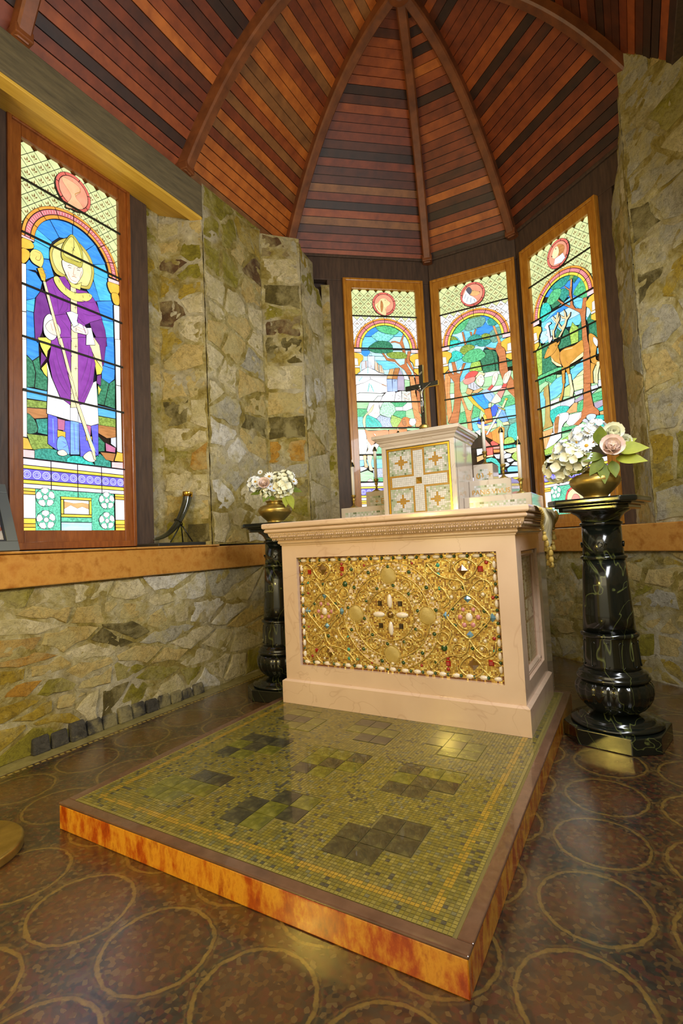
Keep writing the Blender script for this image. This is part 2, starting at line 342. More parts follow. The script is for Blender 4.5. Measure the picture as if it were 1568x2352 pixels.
SEED_F1 = [(0.057, 3.208, 'p'), (0.093, 3.102, 't'), (0.114, 2.974, 'b'), (0.23, 3.064, 'o'), (0.225, 2.888, 'o'), (0.092, 2.624, 'b'), (0.269, 2.684, 'p'), (0.251, 2.499, 'p'), (0.17, 2.283, 't'), (0.115, 2.078, 't'), (0.251, 2.093, 't'), (0.122, 1.895, 'd'), (0.269, 1.885, 'p'), (0.166, 1.698, 'p'), (0.113, 1.569, 'o'), (0.271, 1.559, 'c'), (0.109, 1.413, 'p'), (0.254, 1.369, 'p'), (0.104, 1.234, 't'), (0.236, 1.192, 't'), (0.062, 1.059, 'o'), (0.244, 1.05, 'd'), (0.047, 2.828, 'y'), (0.234, 2.774, 'y'), (0.036, 2.392, 'y'), (0.284, 3.198, 't')]
SEED_F2 = [(0.13, 3.446, 'o'), (0.269, 3.323, 'o'), (0.465, 3.356, 'y'), (0.094, 3.024, 'o'), (0.254, 3.02, 'o'), (0.537, 3.179, 'b'), (0.085, 2.802, 'p'), (0.525, 2.947, 't'), (0.317, 2.766, 'p'), (0.09, 2.524, 't'), (0.369, 2.651, 't'), (0.578, 2.77, 'p'), (0.301, 2.454, 't'), (0.044, 2.234, 'p'), (0.494, 2.392, 'g'), (0.179, 2.184, 'p'), (0.442, 2.173, 't'), (0.168, 1.94, 'g'), (0.517, 2.054, 't'), (0.527, 1.865, 'd'), (0.106, 1.728, 'w'), (0.5, 1.752, 't'), (0.26, 1.613, 'w'), (0.065, 1.563, 'p'), (0.407, 1.527, 'g'), (0.252, 1.447, 'g'), (0.104, 1.299, 'w'), (0.397, 1.329, 'p'), (0.094, 1.093, 'p'), (0.291, 1.133, 'p'), (0.46, 1.044, 'w'), (0.523, 3.673, 'o'), (0.09, 3.319, 'o'), (0.635, 3.4, 'y'), (0.418, 3.235, 't'), (0.06, 2.627, 'p'), (0.587, 2.561, 'p'), (0.036, 2.047, 'p'), (0.266, 1.007, 't')]
SEED_F3 = [(0.132, 3.43, 'b'), (0.262, 3.467, 'g'), (0.152, 3.21, 'p'), (0.143, 2.975, 'd'), (0.109, 2.843, 'o'), (0.148, 2.758, 'b'), (0.14, 2.541, 'd'), (0.13, 2.297, 'p'), (0.121, 2.084, 't'), (0.141, 1.886, 'd'), (0.147, 1.689, 'c'), (0.139, 1.494, 'g'), (0.19, 1.381, 'd'), (0.171, 1.243, 'o'), (0.111, 1.134, 'o')]
SEED_F4 = [(0.066, 3.341, 'y'), (0.184, 3.218, 'o'), (0.031, 2.967, 'p'), (0.22, 2.896, 'p'), (0.068, 2.686, 't'), (0.262, 2.635, 'p'), (-0.018, 2.438, 'p'), (0.086, 2.207, 'w'), (-0.063, 1.956, 'p'), (0.195, 1.982, 'p'), (0.041, 1.75, 't'), (0.119, 1.56, 'p'), (0.065, 1.34, 'p'), (0.111, 1.157, 'p'), (-0.072, 1.537, 'p')]

E2 = (XL, 0.985); E3 = (-1.84, 1.195); E4 = (-1.895, 1.613); E5 = (-1.837, 1.662)
stone_face(W_L, (XL, -3.3), (XL, 0.985), 0.0, ZL0, SEED_LOW, asp=0.38, gap=0.012, out=0.016, seed=3, mh=0.017)
stone_face(W_L, (-2.39, 0.08), (-2.39, 0.19), ZL1, 3.27 + T, auto_seeds(0.11, ZL1, 3.3 + T, 'oyt', 0.2, 0.24, 5), asp=0.9, gap=0.008, out=0.008, seed=4)
stone_face(W_L, (-2.39, 0.19), (XL, 0.335), ZL1, 3.2 + T, SEED_F1, asp=0.8, gap=0.012, out=0.016, seed=5)
stone_face(W_L, (XL, 0.335), E2, ZL1, 3.47 + T, SEED_F2, asp=0.8, gap=0.013, out=0.02, seed=6)
stone_face(W_B, E2, E3, ZL1, 3.42 + T, SEED_F3, asp=0.7, gap=0.013, out=0.018, seed=7, top=lambda s: 3.44 + T - 0.03 * s / 0.32)
stone_face(W_B, E3, E4, ZL1, 3.4 + T, SEED_F4, asp=0.8, gap=0.007, out=0.016, seed=8, top=lambda s: 3.38 + T - 0.34 * s / 0.42 - 0.04 * sin(s * 30))
stone_face(W_B, E4, E5, ZL1, 3.21 + T, auto_seeds(0.076, ZL1, 3.2 + T, 'tpo', 0.2, 0.22, 9), asp=0.9, gap=0.006, out=0.006, seed=9)
I1 = Vector((XL, 0.985, 0)); I2 = I1 + dirv(40) * 1.35                      # lower apse faces under the ledge
I4 = Vector((0.024, 1.776, 0)) + dirv(-38.5) * 1.05; I3 = Vector((0.024, 1.776, 0)) - dirv(-38.5) * 0.42
stone_face(W_B, I1, I2, 0.0, ZL0, auto_seeds(1.35, 0, ZL0, 'tpgod', 0.22, 0.15, 11), asp=0.4, gap=0.013, out=0.014, seed=11)
stone_face(W_B, I2, I3, 0.0, ZL0, auto_seeds(0.8, 0, ZL0, 'tpg', 0.26, 0.2, 12), asp=0.4, gap=0.013, out=0.014, seed=12)
stone_face(W_R, I3, I4, 0.0, ZL0, auto_seeds((I4 - I3).length, 0, ZL0, 'tpgtyoot', 0.2, 0.13, 13), asp=0.36, gap=0.013, out=0.015, seed=13)
R1 = Vector((0.45, 1.757, 0)); R2 = Vector((0.54, 1.375, 0)); R3 = R2 + dirv(-38.5) * 0.42
stone_face(W_R, R1, R2, ZL1, 3.7 + T, auto_seeds(0.39, ZL1, 3.7 + T, 'ggpot', 0.22, 0.2, 14), asp=0.9, gap=0.007, out=0.014, seed=14, top=lambda s: 3.12 + T + 0.13 * min(1, s / 0.3) + (0.35 if s > 0.36 else 0))
stone_face(W_R, R2, R3, ZL1, 3.95 + T, auto_seeds(0.42, ZL1, 4.0 + T, 'ggpodygt', 0.26, 0.24, 15), asp=0.7, gap=0.014, out=0.018, seed=15)
stone_face(W_R, R3, (R3.x + 0.02, YB), 0.0, 3.6 + T, auto_seeds(4.2, 0, 3.7, 'gpodyt', 0.5, 0.4, 16)[:60], asp=0.6, gap=0.01, seed=16)
# dark stone foot of the left wall
kb = MB()
rk = random.Random(4); ys = [-0.88 + 0.09 * i for i in range(13)]
for i in range(len(ys) - 1):
    h = 0.085 - 0.03 * i / 12 + rk.uniform(-.01, .014)
    o = MB(); dx = 0.03 + rk.uniform(0, 0.014); y0, y1 = ys[i] + 0.003, ys[i + 1] - 0.003
    o.add([(XL, y0, 0), (XL + dx, y0, 0), (XL + dx, y1, 0), (XL, y1, 0), (XL, y0, h), (XL + dx * .7, y0 + .006, h - .012), (XL + dx * .7, y1 - .006, h - rk.uniform(0, .02)), (XL, y1, h)],
          [(0, 3, 2, 1), (4, 5, 6, 7), (0, 1, 5, 4), (1, 2, 6, 5), (2, 3, 7, 6), (3, 0, 4, 7)])
    bevel(o.build('stone', STONE['k'], W_L), 0.008)
# lintel beam, soffit boards, posts of the bishop-window recess
def prism_obj(name, poly, z0, z1, mat, parent, bv=0.004):
    o = MB().prism(poly, z0, z1).build(name, mat, parent); bevel(o, bv); return o
prism_obj('lintel_beam', [(-2.155, -3.3), (XL + 0.01, -3.3), (XL + 0.01, 0.335), (-2.155, 0.335)], 3.215 + T, 3.45 + T, M['beam'], W_L, 0.008)
sf = MB(); sf.add([(-2.44, -3.3, 3.28 + T), (-2.17, -3.3, 3.22 + T), (-2.17, 0.33, 3.22 + T), (-2.44, 0.18, 3.28 + T), (-2.44, -3.3, 3.32 + T), (-2.17, -3.3, 3.26 + T), (-2.17, 0.33, 3.26 + T), (-2.44, 0.18, 3.32 + T)], [(0, 3, 2, 1), (4, 5, 6, 7), (0, 1, 5, 4), (1, 2, 6, 5), (2, 3, 7, 6), (3, 0, 4, 7)])
bevel(sf.build('soffit_board', M['soffit'], W_L), 0.003)
prism_obj('soffit_board', [(-2.165, -3.3), (XL + 0.004, -3.3), (XL + 0.004, 0.333), (-2.165, 0.333)], 3.195 + T, 3.214 + T, M['soffit'], W_L, 0.003)
prism_obj('corner_post', [(-2.46, -0.062), (-2.36, -0.062), (-2.36, 0.078), (-2.46, 0.078)], ZL1, 3.29 + T, M['darkwood'], W_L)
prism_obj('corner_post', [(-2.46, -1.05), (-2.36, -1.05), (-2.36, -0.812), (-2.46, -0.812)], ZL1, 3.29 + T, M['darkwood'], W_L)
prism_obj('recess_back', [(-2.56, -3.3), (-2.47, -3.3), (-2.47, 0.3), (-2.56, 0.3)], ZL1, 3.4 + T, M['darkwood'], W_L)
prism_obj('pier', [(-2.55, -3.3), (XL, -3.3), (XL, -1.1), (-2.55, -1.1)], ZL1, 3.2 + T, M['mortar'], W_L)
# marble ledges
def slab(name, poly, z0, z1, mat, label, bv=0.006): return tag(bevel(MB().prism(poly, z0, z1).build(name, mat), bv), label, kind='structure')
slab('trim_1', [(-2.56, -3.3), (XL + 0.035, -3.3), (XL + 0.035, 1.0), (-2.56, 1.0)], ZL0, ZL1 - 0.012, M['ledge'], 'orange marble ledge along the left wall')
slab('trim_2', [(-2.56, -3.3), (XL + 0.05, -3.3), (XL + 0.05, 0.36), (-2.56, 0.36)], ZL1 - 0.012, ZL1, M['ledge'], 'thin orange marble shelf edge on the left ledge')
nI = Vector((0.6225, 0.7826, 0))
j3, j4 = I3 - nI * 0.03, I4 - nI * 0.03
slab('trim_3', [(-2.05, 1.02), tuple((I2 + Vector((0.02, -0.03, 0)))[:2]), tuple(j3[:2]), tuple(j4[:2]), (1.1, 1.6), (0.2, 2.3), (-0.3, 2.48), (-1.15, 2.45), (-2.4, 1.4)], ZL0, ZL1, M['ledge'], 'orange marble ledge round the apse under the windows')

# ------------------------------------------------------------------ ceiling: ribs and boards
APEX = Vector((-0.68, 0.80, 0)); OA = Vector((-0.68, 0.42, 0)); OF = Vector((-0.68, -0.90, 0)); OG = Vector((-0.68, -3.3, 0))
A2 = Vector((0.81, 0.20, 0)); F1_ = Vector((-2.13, -0.90, 0)); F2_ = Vector((0.81, -0.90, 0)); G1_ = Vector((-2.13, -3.3, 0)); G2_ = Vector((0.81, -3.3, 0))
def prof(u): return ZE + 1.12 * (1 - u ** 2.3)
RIBS = {'F': (F1_, OF), 'A': (A, OA), 'B': (B, APEX), 'C': (C, APEX), 'D': (D, APEX), 'E': (E_, APEX), 'A2': (A2, OA), 'F2': (F2_, OF), 'G': (G1_, OG), 'G2': (G2_, OG)}
def rib_pt(k, u):
    f, e = RIBS[k]; p = e + (f - e) * u; return Vector((p.x, p.y, prof(u)))
def u_steps(n):
    us = [1 - i / 400 for i in range(401)]; L = [0.0]
    for a, b in zip(us, us[1:]): L.append(L[-1] + sqrt(((a - b) * 1.57) ** 2 + (prof(a) - prof(b)) ** 2))
    out = []
    for k in range(n + 1):
        t = L[-1] * k / n; i = 0
        while i < 399 and L[i + 1] < t: i += 1
        out.append(us[i] + (us[i + 1] - us[i]) * (t - L[i]) / (L[i + 1] - L[i]))
    return out
CEIL = tag(empty('ceiling'), 'vaulted ceiling of narrow red-brown boards between ribs', kind='structure')
NB = 31; US = u_steps(NB); rb = random.Random(21)
WGT = {('F', 'A'): [4, 5, 4, 1, 3, 1], ('A', 'B'): [1, 3, 5, 6, 1, 4], ('B', 'C'): [3, 6, 7, 1, 2, 1], ('C', 'D'): [4, 6, 4, 1, 3, 0], ('D', 'E'): [4, 7, 4, 0, 3, 0], ('E', 'A2'): [6, 3, 1, 0, 6, 0], ('A2', 'F2'): [6, 3, 1, 0, 6, 0], ('G', 'F'): [5, 4, 1, 0, 4, 0], ('F2', 'G2'): [5, 4, 1, 0, 4, 0]}  # brighter boards weighted into the warm-lit left panel, its light put into colour
def panel(a, b, n=NB):
    us = US if n == NB else u_steps(n)
    nrm_mid = Vector((0, 0, 1))
    for k in range(n):
        u0, u1 = us[k] - 0.0011, us[k + 1] + 0.0011
        q = [rib_pt(a, u0), rib_pt(b, u0), rib_pt(b, u1), rib_pt(a, u1)]
        nr = (q[1] - q[0]).cross(q[3] - q[0]).normalized()
        if nr.z > 0: nr = -nr
        off = nr * rb.uniform(0, 0.004)
        V = [p + off for p in q] + [p - nr * 0.016 for p in q]
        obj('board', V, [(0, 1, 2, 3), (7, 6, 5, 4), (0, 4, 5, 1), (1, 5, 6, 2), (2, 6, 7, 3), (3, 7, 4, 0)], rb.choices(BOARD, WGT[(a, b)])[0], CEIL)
    V = []; F = []
    for k in range(n + 1):
        V += [rib_pt(a, us[k]) + Vector((0, 0, 0.03)), rib_pt(b, us[k]) + Vector((0, 0, 0.03))]
    F = [(2 * k, 2 * k + 1, 2 * k + 3, 2 * k + 2) for k in range(n)]
    obj('roof_backing', V, F, M['darkwood'], CEIL)
for pr in (('F', 'A'), ('A', 'B'), ('B', 'C'), ('C', 'D'), ('D', 'E'), ('E', 'A2'), ('A2', 'F2')): panel(*pr)
panel('G', 'F', 16); panel('F2', 'G2', 16)
def rib(k, w=0.074, dep=0.085, u_end=0.012):
    f, e = RIBS[k]; h = (e - f).normalized(); side = Vector((-h.y, h.x, 0)) * (w / 2); n = 26; V = []
    for i in range(n + 1):
        u = 1.0 + (u_end - 1.0) * i / n; p = rib_pt(k, u); p2 = rib_pt(k, max(0, u - 0.01)); t = (p2 - p).normalized(); nn = Vector((0, 0, -1)); nn = (nn - t * nn.dot(t)).normalized()
        if u > 0.6: nn = (Vector((h.x, h.y, -0.4)) - t * Vector((h.x, h.y, -0.4)).dot(t)).normalized()
        q = p + nn * dep
        V += [p - side - nn * 0.01, q - side * 1.0 - nn * 0.012, q - side * 0.72, q + side * 0.72, q + side - nn * 0.012, p + side - nn * 0.01]
    F = []
    for i in range(n):
        for j in range(6): F.append((i * 6 + j, i * 6 + (j + 1) % 6, (i + 1) * 6 + (j + 1) % 6, (i + 1) * 6 + j))
    F += [tuple(range(5, -1, -1)), tuple(range(n * 6, n * 6 + 6))]
    obj('rib', V, F, M['rib'], CEIL)
    p = rib_pt(k, 1.0); c = p + h * 0.045
    b = MB(); pts = [(-0.05, -0.045), (0.05, -0.045), (0.05, 0.045), (-0.05, 0.045)]
    pl = [(c.x + h.x * x - h.y * y, c.y + h.y * x + h.x * y) for x, y in pts]
    bevel(b.prism(pl, ZE - 0.035, ZE + 0.02).build('rib_foot', M['rib'], CEIL), 0.006)
for k in ('F', 'A', 'B', 'C', 'D', 'E', 'A2', 'F2'): rib(k)
cb = MB(); cb.lathe([(0.02, -0.13), (0.075, -0.11), (0.085, -0.06), (0.07, 0.0)], 20)
cb.build('crown_boss', M['rib'], CEIL, loc=(APEX.x, APEX.y, prof(0)))
# wall plate strip above the left wall, up to the boards
prism_obj('wall_plate', [(-2.30, 0.335), (XL - 0.02, 0.335), (XL - 0.02, 0.98), (-2.30, 0.98)], 3.42 + T, 3.475 + T, M['darkwood'], W_L)

# ------------------------------------------------------------------ timber walls of the apse
def on(O, d, s, h=0.0): n = Vector((d.y, -d.x, 0)); return O + d * s + n * h
def timber(wall, name, O, d, s0, s1, z0, z1, th=0.07, mat='darkwood', h=0.0):
    p = [on(O, d, s0, h), on(O, d, s1, h), on(O, d, s1, h - th), on(O, d, s0, h - th)]
    return prism_obj(name, [(q.x, q.y) for q in p], z0, z1, M[mat], wall, 0.004)
O1, d1 = C - dirv(40) * 0.770, dirv(40); O2, d2 = C + dirv(3) * 0.090, dirv(3); O3, d3 = D + dirv(-37) * 0.154, dirv(-37)
FT = GZ + GH + 0.082
for (O, d, sl, sr, wl, wr) in ((O1, d1, -0.592, 0.770, -0.215, 0.770), (O2, d2, -0.090, 0.703, -0.090, 0.703), (O3, d3, -0.154, 1.24, -0.154, 0.80)):
    timber(W_B, 'frieze_board', O, d, sl, sr, FT, ZE + 0.06)
    if wl < -0.068: timber(W_B, 'timber_post', O, d, wl, -0.068, ZL1, FT - 0.001)
    timber(W_B, 'timber_post', O, d, GW + 0.068, wr, ZL1, FT - 0.001)
    timber(W_B, 'cornice_strip', O, d, sl, sr, ZE - 0.005, ZE + 0.02, th=0.02, h=0.02)

# ------------------------------------------------------------------ stained glass
PAL = {'ant': (226, 200, 150), 'bei': (214, 196, 170), 'bll': (120, 170, 250), 'blr': (96, 96, 226), 'blu': (52, 140, 244), 'blu2': (74, 182, 250), 'blu3': (40, 90, 236), 'blu4': (40, 156, 246), 'brn': (176, 116, 60), 'cre': (244, 222, 170), 'crg': (214, 222, 168),
 'der': (206, 148, 56), 'dgA': (226, 176, 132), 'dgB': (232, 208, 150), 'drk': (80, 80, 92), 'gl2': (232, 182, 60), 'gld': (226, 186, 56), 'grl': (196, 198, 206), 'grn': (44, 122, 88), 'grn2': (84, 182, 122), 'grp': (166, 216, 160), 'grs': (104, 158, 140), 'gry': (206, 210, 220),
 'hal': (226, 216, 140), 'hal2': (196, 178, 82), 'ivo': (252, 246, 230), 'lav': (164, 186, 232), 'lbl': (160, 190, 250), 'mau': (176, 162, 184), 'mit': (222, 212, 116), 'mit2': (186, 176, 72), 'nav': (36, 66, 160), 'olg': (160, 196, 84), 'olp': (196, 204, 130), 'olv': (130, 154, 58),
 'or2': (236, 150, 56), 'ora': (226, 128, 50), 'pbl': (196, 214, 246), 'peb': (214, 216, 206), 'peb2': (170, 182, 208), 'pgr': (176, 222, 190), 'pur': (138, 56, 160), 'pur2': (112, 44, 132), 'red': (232, 84, 78), 'ros': (190, 106, 146), 'rw': (246, 196, 196), 'sal': (240, 150, 136),
 'sil': (220, 226, 236), 'skn': (252, 226, 206), 'sky': (84, 170, 240), 'sky2': (112, 200, 240), 'sky3': (182, 226, 248), 'tan': (218, 170, 108), 'tel': (44, 146, 130), 'tel2': (48, 192, 178), 'tel3': (126, 214, 206), 'tl': (186, 158, 84), 'trk': (186, 112, 64), 'trl': (214, 148, 90),
 'whg': (226, 240, 226), 'whi': (255, 250, 250), 'yel': (236, 222, 90), 'qgr': (206, 214, 152), 'qwh': (250, 248, 240), 'amb': (238, 152, 52), 'ybd': (246, 214, 72), 'pnk': (206, 112, 118), 'rng': (206, 96, 84), 'slm': (236, 148, 118), 'lil': (232, 222, 238), 'pbn': (112, 98, 214), 'whl': (196, 200, 250), 'flr': (120, 84, 40), 'flw': (255, 246, 250), 'tlg': (96, 196, 160)}
STREAK = {'blu', 'blu2', 'sky', 'sky2', 'sky3', 'blu4', 'trk', 'trl', 'brn', 'crg', 'grp', 'bll', 'blr'}
FINE = {'grn', 'grn2', 'tel', 'tel2', 'tel3', 'olv', 'olg', 'grs', 'pgr', 'peb', 'peb2', 'tlg'}
GLASS = {}
def glass(k):
    if k in GLASS: return GLASS[k]
    m, nt, b = new_mat('glass_' + k); c = PAL[k]
    if k in FINE: v = coords(nt); f = noise(nt, v, 90, 2, 0.6); lo, hi, a, bb = 0.38, 0.62, 0.72, 1.32
    elif k in STREAK: v = coords(nt, (5, 5, 26), (0, 0.25, 0)); f = noise(nt, v, 2.2, 4, 0.6, 0.6); lo, hi, a, bb = 0.3, 0.7, 0.8, 1.3
    else: v = coords(nt); f = noise(nt, v, 14, 4, 0.6); lo, hi, a, bb = 0.3, 0.7, 0.84, 1.15
    base = rgb(*c); d = tuple(x * a for x in base[:3]) + (1,); l = tuple(min(1.0, x * bb + 0.02) for x in base[:3]) + (1,)
    r = ramp(nt, [(lo, d), (hi, l)]); nt.links.new(f, r.inputs['Fac'])
    nt.links.new(r.outputs['Color'], b.inputs['Emission Color']); b.inputs['Emission Strength'].default_value = GLOW
    b.inputs['Base Color'].default_value = (0.02, 0.02, 0.02, 1); b.inputs['Roughness'].default_value = 0.25
    GLASS[k] = m; return m
GLOW = 1.4
M['lead'] = plain('lead_came', (34, 30, 34), 0.6, 0.3); M['bar'] = plain('saddle_bar_iron', (52, 52, 44), 0.5, 0.5)

def clip_rect(poly, w=GW, h=GH):
    for (px, py, nx, ny) in ((0, 0, -1, 0), (w, 0, 1, 0), (0, 0, 0, -1), (0, h, 0, 1)):
        poly = clip(poly, px, py, nx, ny)
        if len(poly) < 3: return []
    return poly
def dedupe(p):
    o = []
    for q in p:
        if not o or abs(q[0] - o[-1][0]) + abs(q[1] - o[-1][1]) > 1e-4: o.append(q)
    if len(o) > 1 and abs(o[0][0] - o[-1][0]) + abs(o[0][1] - o[-1][1]) < 1e-4: o.pop()
    return o
def sarea(p): return sum(p[i][0] * p[(i + 1) % len(p)][1] - p[(i + 1) % len(p)][0] * p[i][1] for i in range(len(p))) / 2
def inset(p, g):
    n = len(p); out = []
    for i in range(n):
        a, b, c = p[i - 1], p[i], p[(i + 1) % n]
        e1 = Vector((b[0] - a[0], b[1] - a[1])).normalized(); e2 = Vector((c[0] - b[0], c[1] - b[1])).normalized()
        n1 = Vector((-e1.y, e1.x)); n2 = Vector((-e2.y, e2.x)); m = n1 + n2
        if m.length < 0.3: m = n1 * 1.0; k = g
        else: k = min(g * 2.2, g * 2.0 / m.length); m.normalize()
        out.append((b[0] + m.x * k, b[1] + m.y * k))
    return out
class Win:
    def __init__(s, root): s.root = root; s.layer = 0
    def pane(s, key, pts, smooth=False, lead=0.0023, extra=None, step=1):
        p = cat_rom(pts, 4) if smooth else list(pts)
        p = dedupe(clip_rect(dedupe(p)))
        if len(p) < 3: return None
        if sarea(p) < 0: p.reverse()
        if abs(sarea(p)) < 2e-5: return None
        s.layer += step; y = -(0.003 + s.layer * 0.00014); n = len(p); q = inset(p, lead)
        V = [(a, y, b) for a, b in p] + [(a, y - 0.00008, b) for a, b in q] + [(a, 0.0, b) for a, b in p]
        F = [(i, (i + 1) % n, n + (i + 1) % n, n + i) for i in range(n)] + [tuple(range(n, 2 * n))] + [(i, 2 * n + i, 2 * n + (i + 1) % n, (i + 1) % n) for i in range(n)]
        mi = [1] * n + [0] + [1] * n; mats = [glass(key), M['lead']]
        if extra:
            mats.append(glass(extra[0]))
            for poly in extra[1]:
                k = len(V); V += [(a, y - 0.0002, b) for a, b in poly]; F.append(tuple(range(k, k + len(poly)))); mi.append(2)
        return obj('glass_pane', V, F, mats, s.root, mi)
    def rect(s, key, u0, u1, v0, v1, **k): return s.pane(key, [(u0, v0), (u1, v0), (u1, v1), (u0, v1)], **k)
def fleur(cx, cy, s):
    return [[(cx, cy + .55 * s), (cx - .13 * s, cy + .1 * s), (cx, cy - .1 * s), (cx + .13 * s, cy + .1 * s)],
            [(cx - .12 * s, cy - .02 * s), (cx - .42 * s, cy + .2 * s), (cx - .38 * s, cy - .08 * s), (cx - .14 * s, cy - .2 * s)],
            [(cx + .14 * s, cy - .2 * s), (cx + .38 * s, cy - .08 * s), (cx + .42 * s, cy + .2 * s), (cx + .12 * s, cy - .02 * s)],
            [(cx - .05 * s, cy - .2 * s), (cx, cy - .5 * s), (cx + .05 * s, cy - .2 * s)]]
ACX, ACV = 0.309, 1.638
def ell(rx, a): return (ACX + rx * cos(a), ACV + rx * 0.958 * sin(a))
MCX, MCV, MR = 0.312, 2.064, 0.112
def parse(txt):
    for row in txt.strip().split('\n'):
        h, *pt = row.split(); yield h[:-1], h[-1] == '1', [tuple(int(c) / 1000 for c in q.split(',')) for q in pt]
def flower(w, cx, cy, r, rot):
    w.pane('tlg', [(cx + r * 1.05 * cos(a), cy + r * 1.05 * sin(a)) for a in [2 * pi * i / 10 for i in range(10)]])
    for k in range(5):
        a = rot + 2 * pi * k / 5
        w.pane('flw', [(cx + .3 * r * cos(a), cy + .3 * r * sin(a)), (cx + .75 * r * cos(a - .6), cy + .75 * r * sin(a - .6)), (cx + r * cos(a - .36), cy + r * sin(a - .36)), (cx + r * 1.04 * cos(a), cy + r * 1.04 * sin(a)), (cx + r * cos(a + .36), cy + r * sin(a + .36)), (cx + .75 * r * cos(a + .6), cy + .75 * r * sin(a + .6))], lead=0.0014)
    w.pane('rw' if r < 0.05 else 'flw', [(cx + .3 * r * cos(2 * pi * i / 12), cy + .3 * r * sin(2 * pi * i / 12)) for i in range(12)], lead=0.002)
def window(nm, O, ang, scene_txt, med_txt, paint_txt, label, green_low, frame_mat, bishop=False, emblem=False):
    root = empty(nm, (O.x, O.y, GZ), radians(ang)); tag(root, label, kind='structure'); w = Win(root)
    # quarries
    s = 0.0772; k0 = 0
    for j in range(-1, 16):
        for i in range(-1, 10):
            cx = i * s + (s / 2 if j % 2 else 0) + 0.01; cy = 1.60 + j * s / 2
            if cy > GH + s / 2: continue
            hidden = all(((x - ACX) / 0.285) ** 2 + ((y - ACV) / 0.273) ** 2 < 1 for x, y in ((cx, cy + s / 2), (cx - s / 2, cy), (cx + s / 2, cy))) or cy < 1.62 or sqrt((cx - MCX) ** 2 + (cy - MCV) ** 2) < MR - s * .45
            if hidden: continue
            key = 'qgr' if (cy > 1.93 or green_low) else 'qwh'
            ok = 0.03 < cx < GW - 0.03 and cy < GH - 0.03
            w.pane(key, [(cx, cy - s / 2), (cx + s / 2, cy), (cx, cy + s / 2), (cx - s / 2, cy)], lead=0.0016, extra=('flr', fleur(cx, cy, s * .5)) if ok else None, step=0)
    w.layer += 1
    # scene
    for key, sm, pts in parse(scene_txt): w.pane(key, pts, sm)
    # arch of three bands
    nseg = 8
    for (r0, r1, key) in ((0.302, 0.284, 'amb'), (0.284, 0.254, 'pnk'), (0.254, 0.231, 'ybd' if not bishop else 'amb')):
        for k in range(nseg):
            a0, a1 = pi * k / nseg, pi * (k + 1) / nseg; st = [a0 + (a1 - a0) * i / 4 for i in range(5)]
            ex = None
            if key == 'pnk':
                ex = ('rw', [[ell(r0 - .006, a), ell(r0 - .006, a + .012), ell(r1 + .006, a + .03), ell(r1 + .006, a + .018)] for a in [a0 + (a1 - a0) * (i + .3) / 6 for i in range(6)]])
            w.pane(key, [ell(r0, a) for a in st] + [ell(r1, a) for a in reversed(st)], lead=0.0022, extra=ex, step=0)
    w.layer += 1
    if not bishop:                                           # capitals under the arch
        for sd in (0, 1):
            X = lambda u: u if sd == 0 else GW - u
            w.pane('rw', [(X(0), 1.632), (X(0.072), 1.632), (X(0.072), 1.598), (X(0), 1.598)])
            w.pane('gl2', [(X(0), 1.598), (X(0.05), 1.59), (X(0.088), 1.565), (X(0.088), 1.53), (X(0.062), 1.505), (X(0.05), 1.47), (X(0), 1.47)])
            w.pane('ivo', [(X(0), 1.545), (X(0.035), 1.54), (X(0.04), 1.475), (X(0), 1.475)])
            w.pane('ivo', [(X(0), 1.472), (X(0.052), 1.472), (X(0.05), 1.452), (X(0), 1.452)])
            w.pane('gl2', [(X(0), 1.452), (X(0.052), 1.45), (X(0.055), 1.42), (X(0.0), 1.375)])
    # medallion
    for k in range(7):
        a0, a1 = 2 * pi * k / 7 + .3, 2 * pi * (k + 1) / 7 + .3; st = [a0 + (a1 - a0) * i / 5 for i in range(6)]
        w.pane('rng', [(MCX + MR * cos(a), MCV + MR * sin(a)) for a in st] + [(MCX + .092 * cos(a), MCV + .092 * sin(a)) for a in reversed(st)], lead=0.0022, step=0)
    w.layer += 1
    w.pane('slm', [(MCX + .0925 * cos(a), MCV + .0925 * sin(a)) for a in [2 * pi * i / 32 for i in range(32)]])
    for key, sm, pts in parse(med_txt): w.pane(key, pts, sm, lead=0.0012)
    # predella
    cols = [0, .155, .31, .463, GW]
    for c0, c1 in zip(cols, cols[1:]):
        w.rect('lil', c0, c1, .356, .392); w.rect('ybd', c0, c1, .337, .356)
        wh = []
        for q in range(3):
            cx = c0 + (c1 - c0) * (q + .5) / 3; cy = .307; R = .023
            for i in range(12):
                a, b2 = 2 * pi * i / 12, 2 * pi * (i + 1) / 12
                wh.append([(cx + R * cos(a), cy + R * sin(a)), (cx + R * cos(b2), cy + R * sin(b2)), (cx + R * .78 * cos(b2), cy + R * .78 * sin(b2)), (cx + R * .78 * cos(a), cy + R * .78 * sin(a))])
            for i in range(8):
                a = 2 * pi * i / 8
                wh.append([(cx + R * .2 * cos(a), cy + R * .2 * sin(a)), (cx + R * .64 * cos(a - .28), cy + R * .64 * sin(a - .28)), (cx + R * .64 * cos(a + .28), cy + R * .64 * sin(a + .28))])
        w.rect('pbn', c0, c1, .277, .337, extra=('whl', wh)); w.rect('ybd', c0, c1, .256, .277); w.rect('lil', c0, c1, .231, .256)
    w.rect('tlg', .066, .31, 0, .231); w.rect('tlg', .31, .545, 0, .231)
    for sd in (0, 1):
        X = (lambda u: u) if sd == 0 else (lambda u: GW - u)
        for key, v0, v1 in (('ybd', .215, .231), ('gl2', .197, .215), ('ivo', .068, .197), ('ybd', .04, .068), ('gl2', .02, .04), ('ybd', 0, .02)):
            a, b = sorted((X(0), X(.068))); w.rect(key, a, b, v0, v1, lead=0.002)
    for (cx, cy) in ((.120, .186), (.122, .062), (.492, .186), (.490, .062)): flower(w, cx, cy, .052, 0.4)
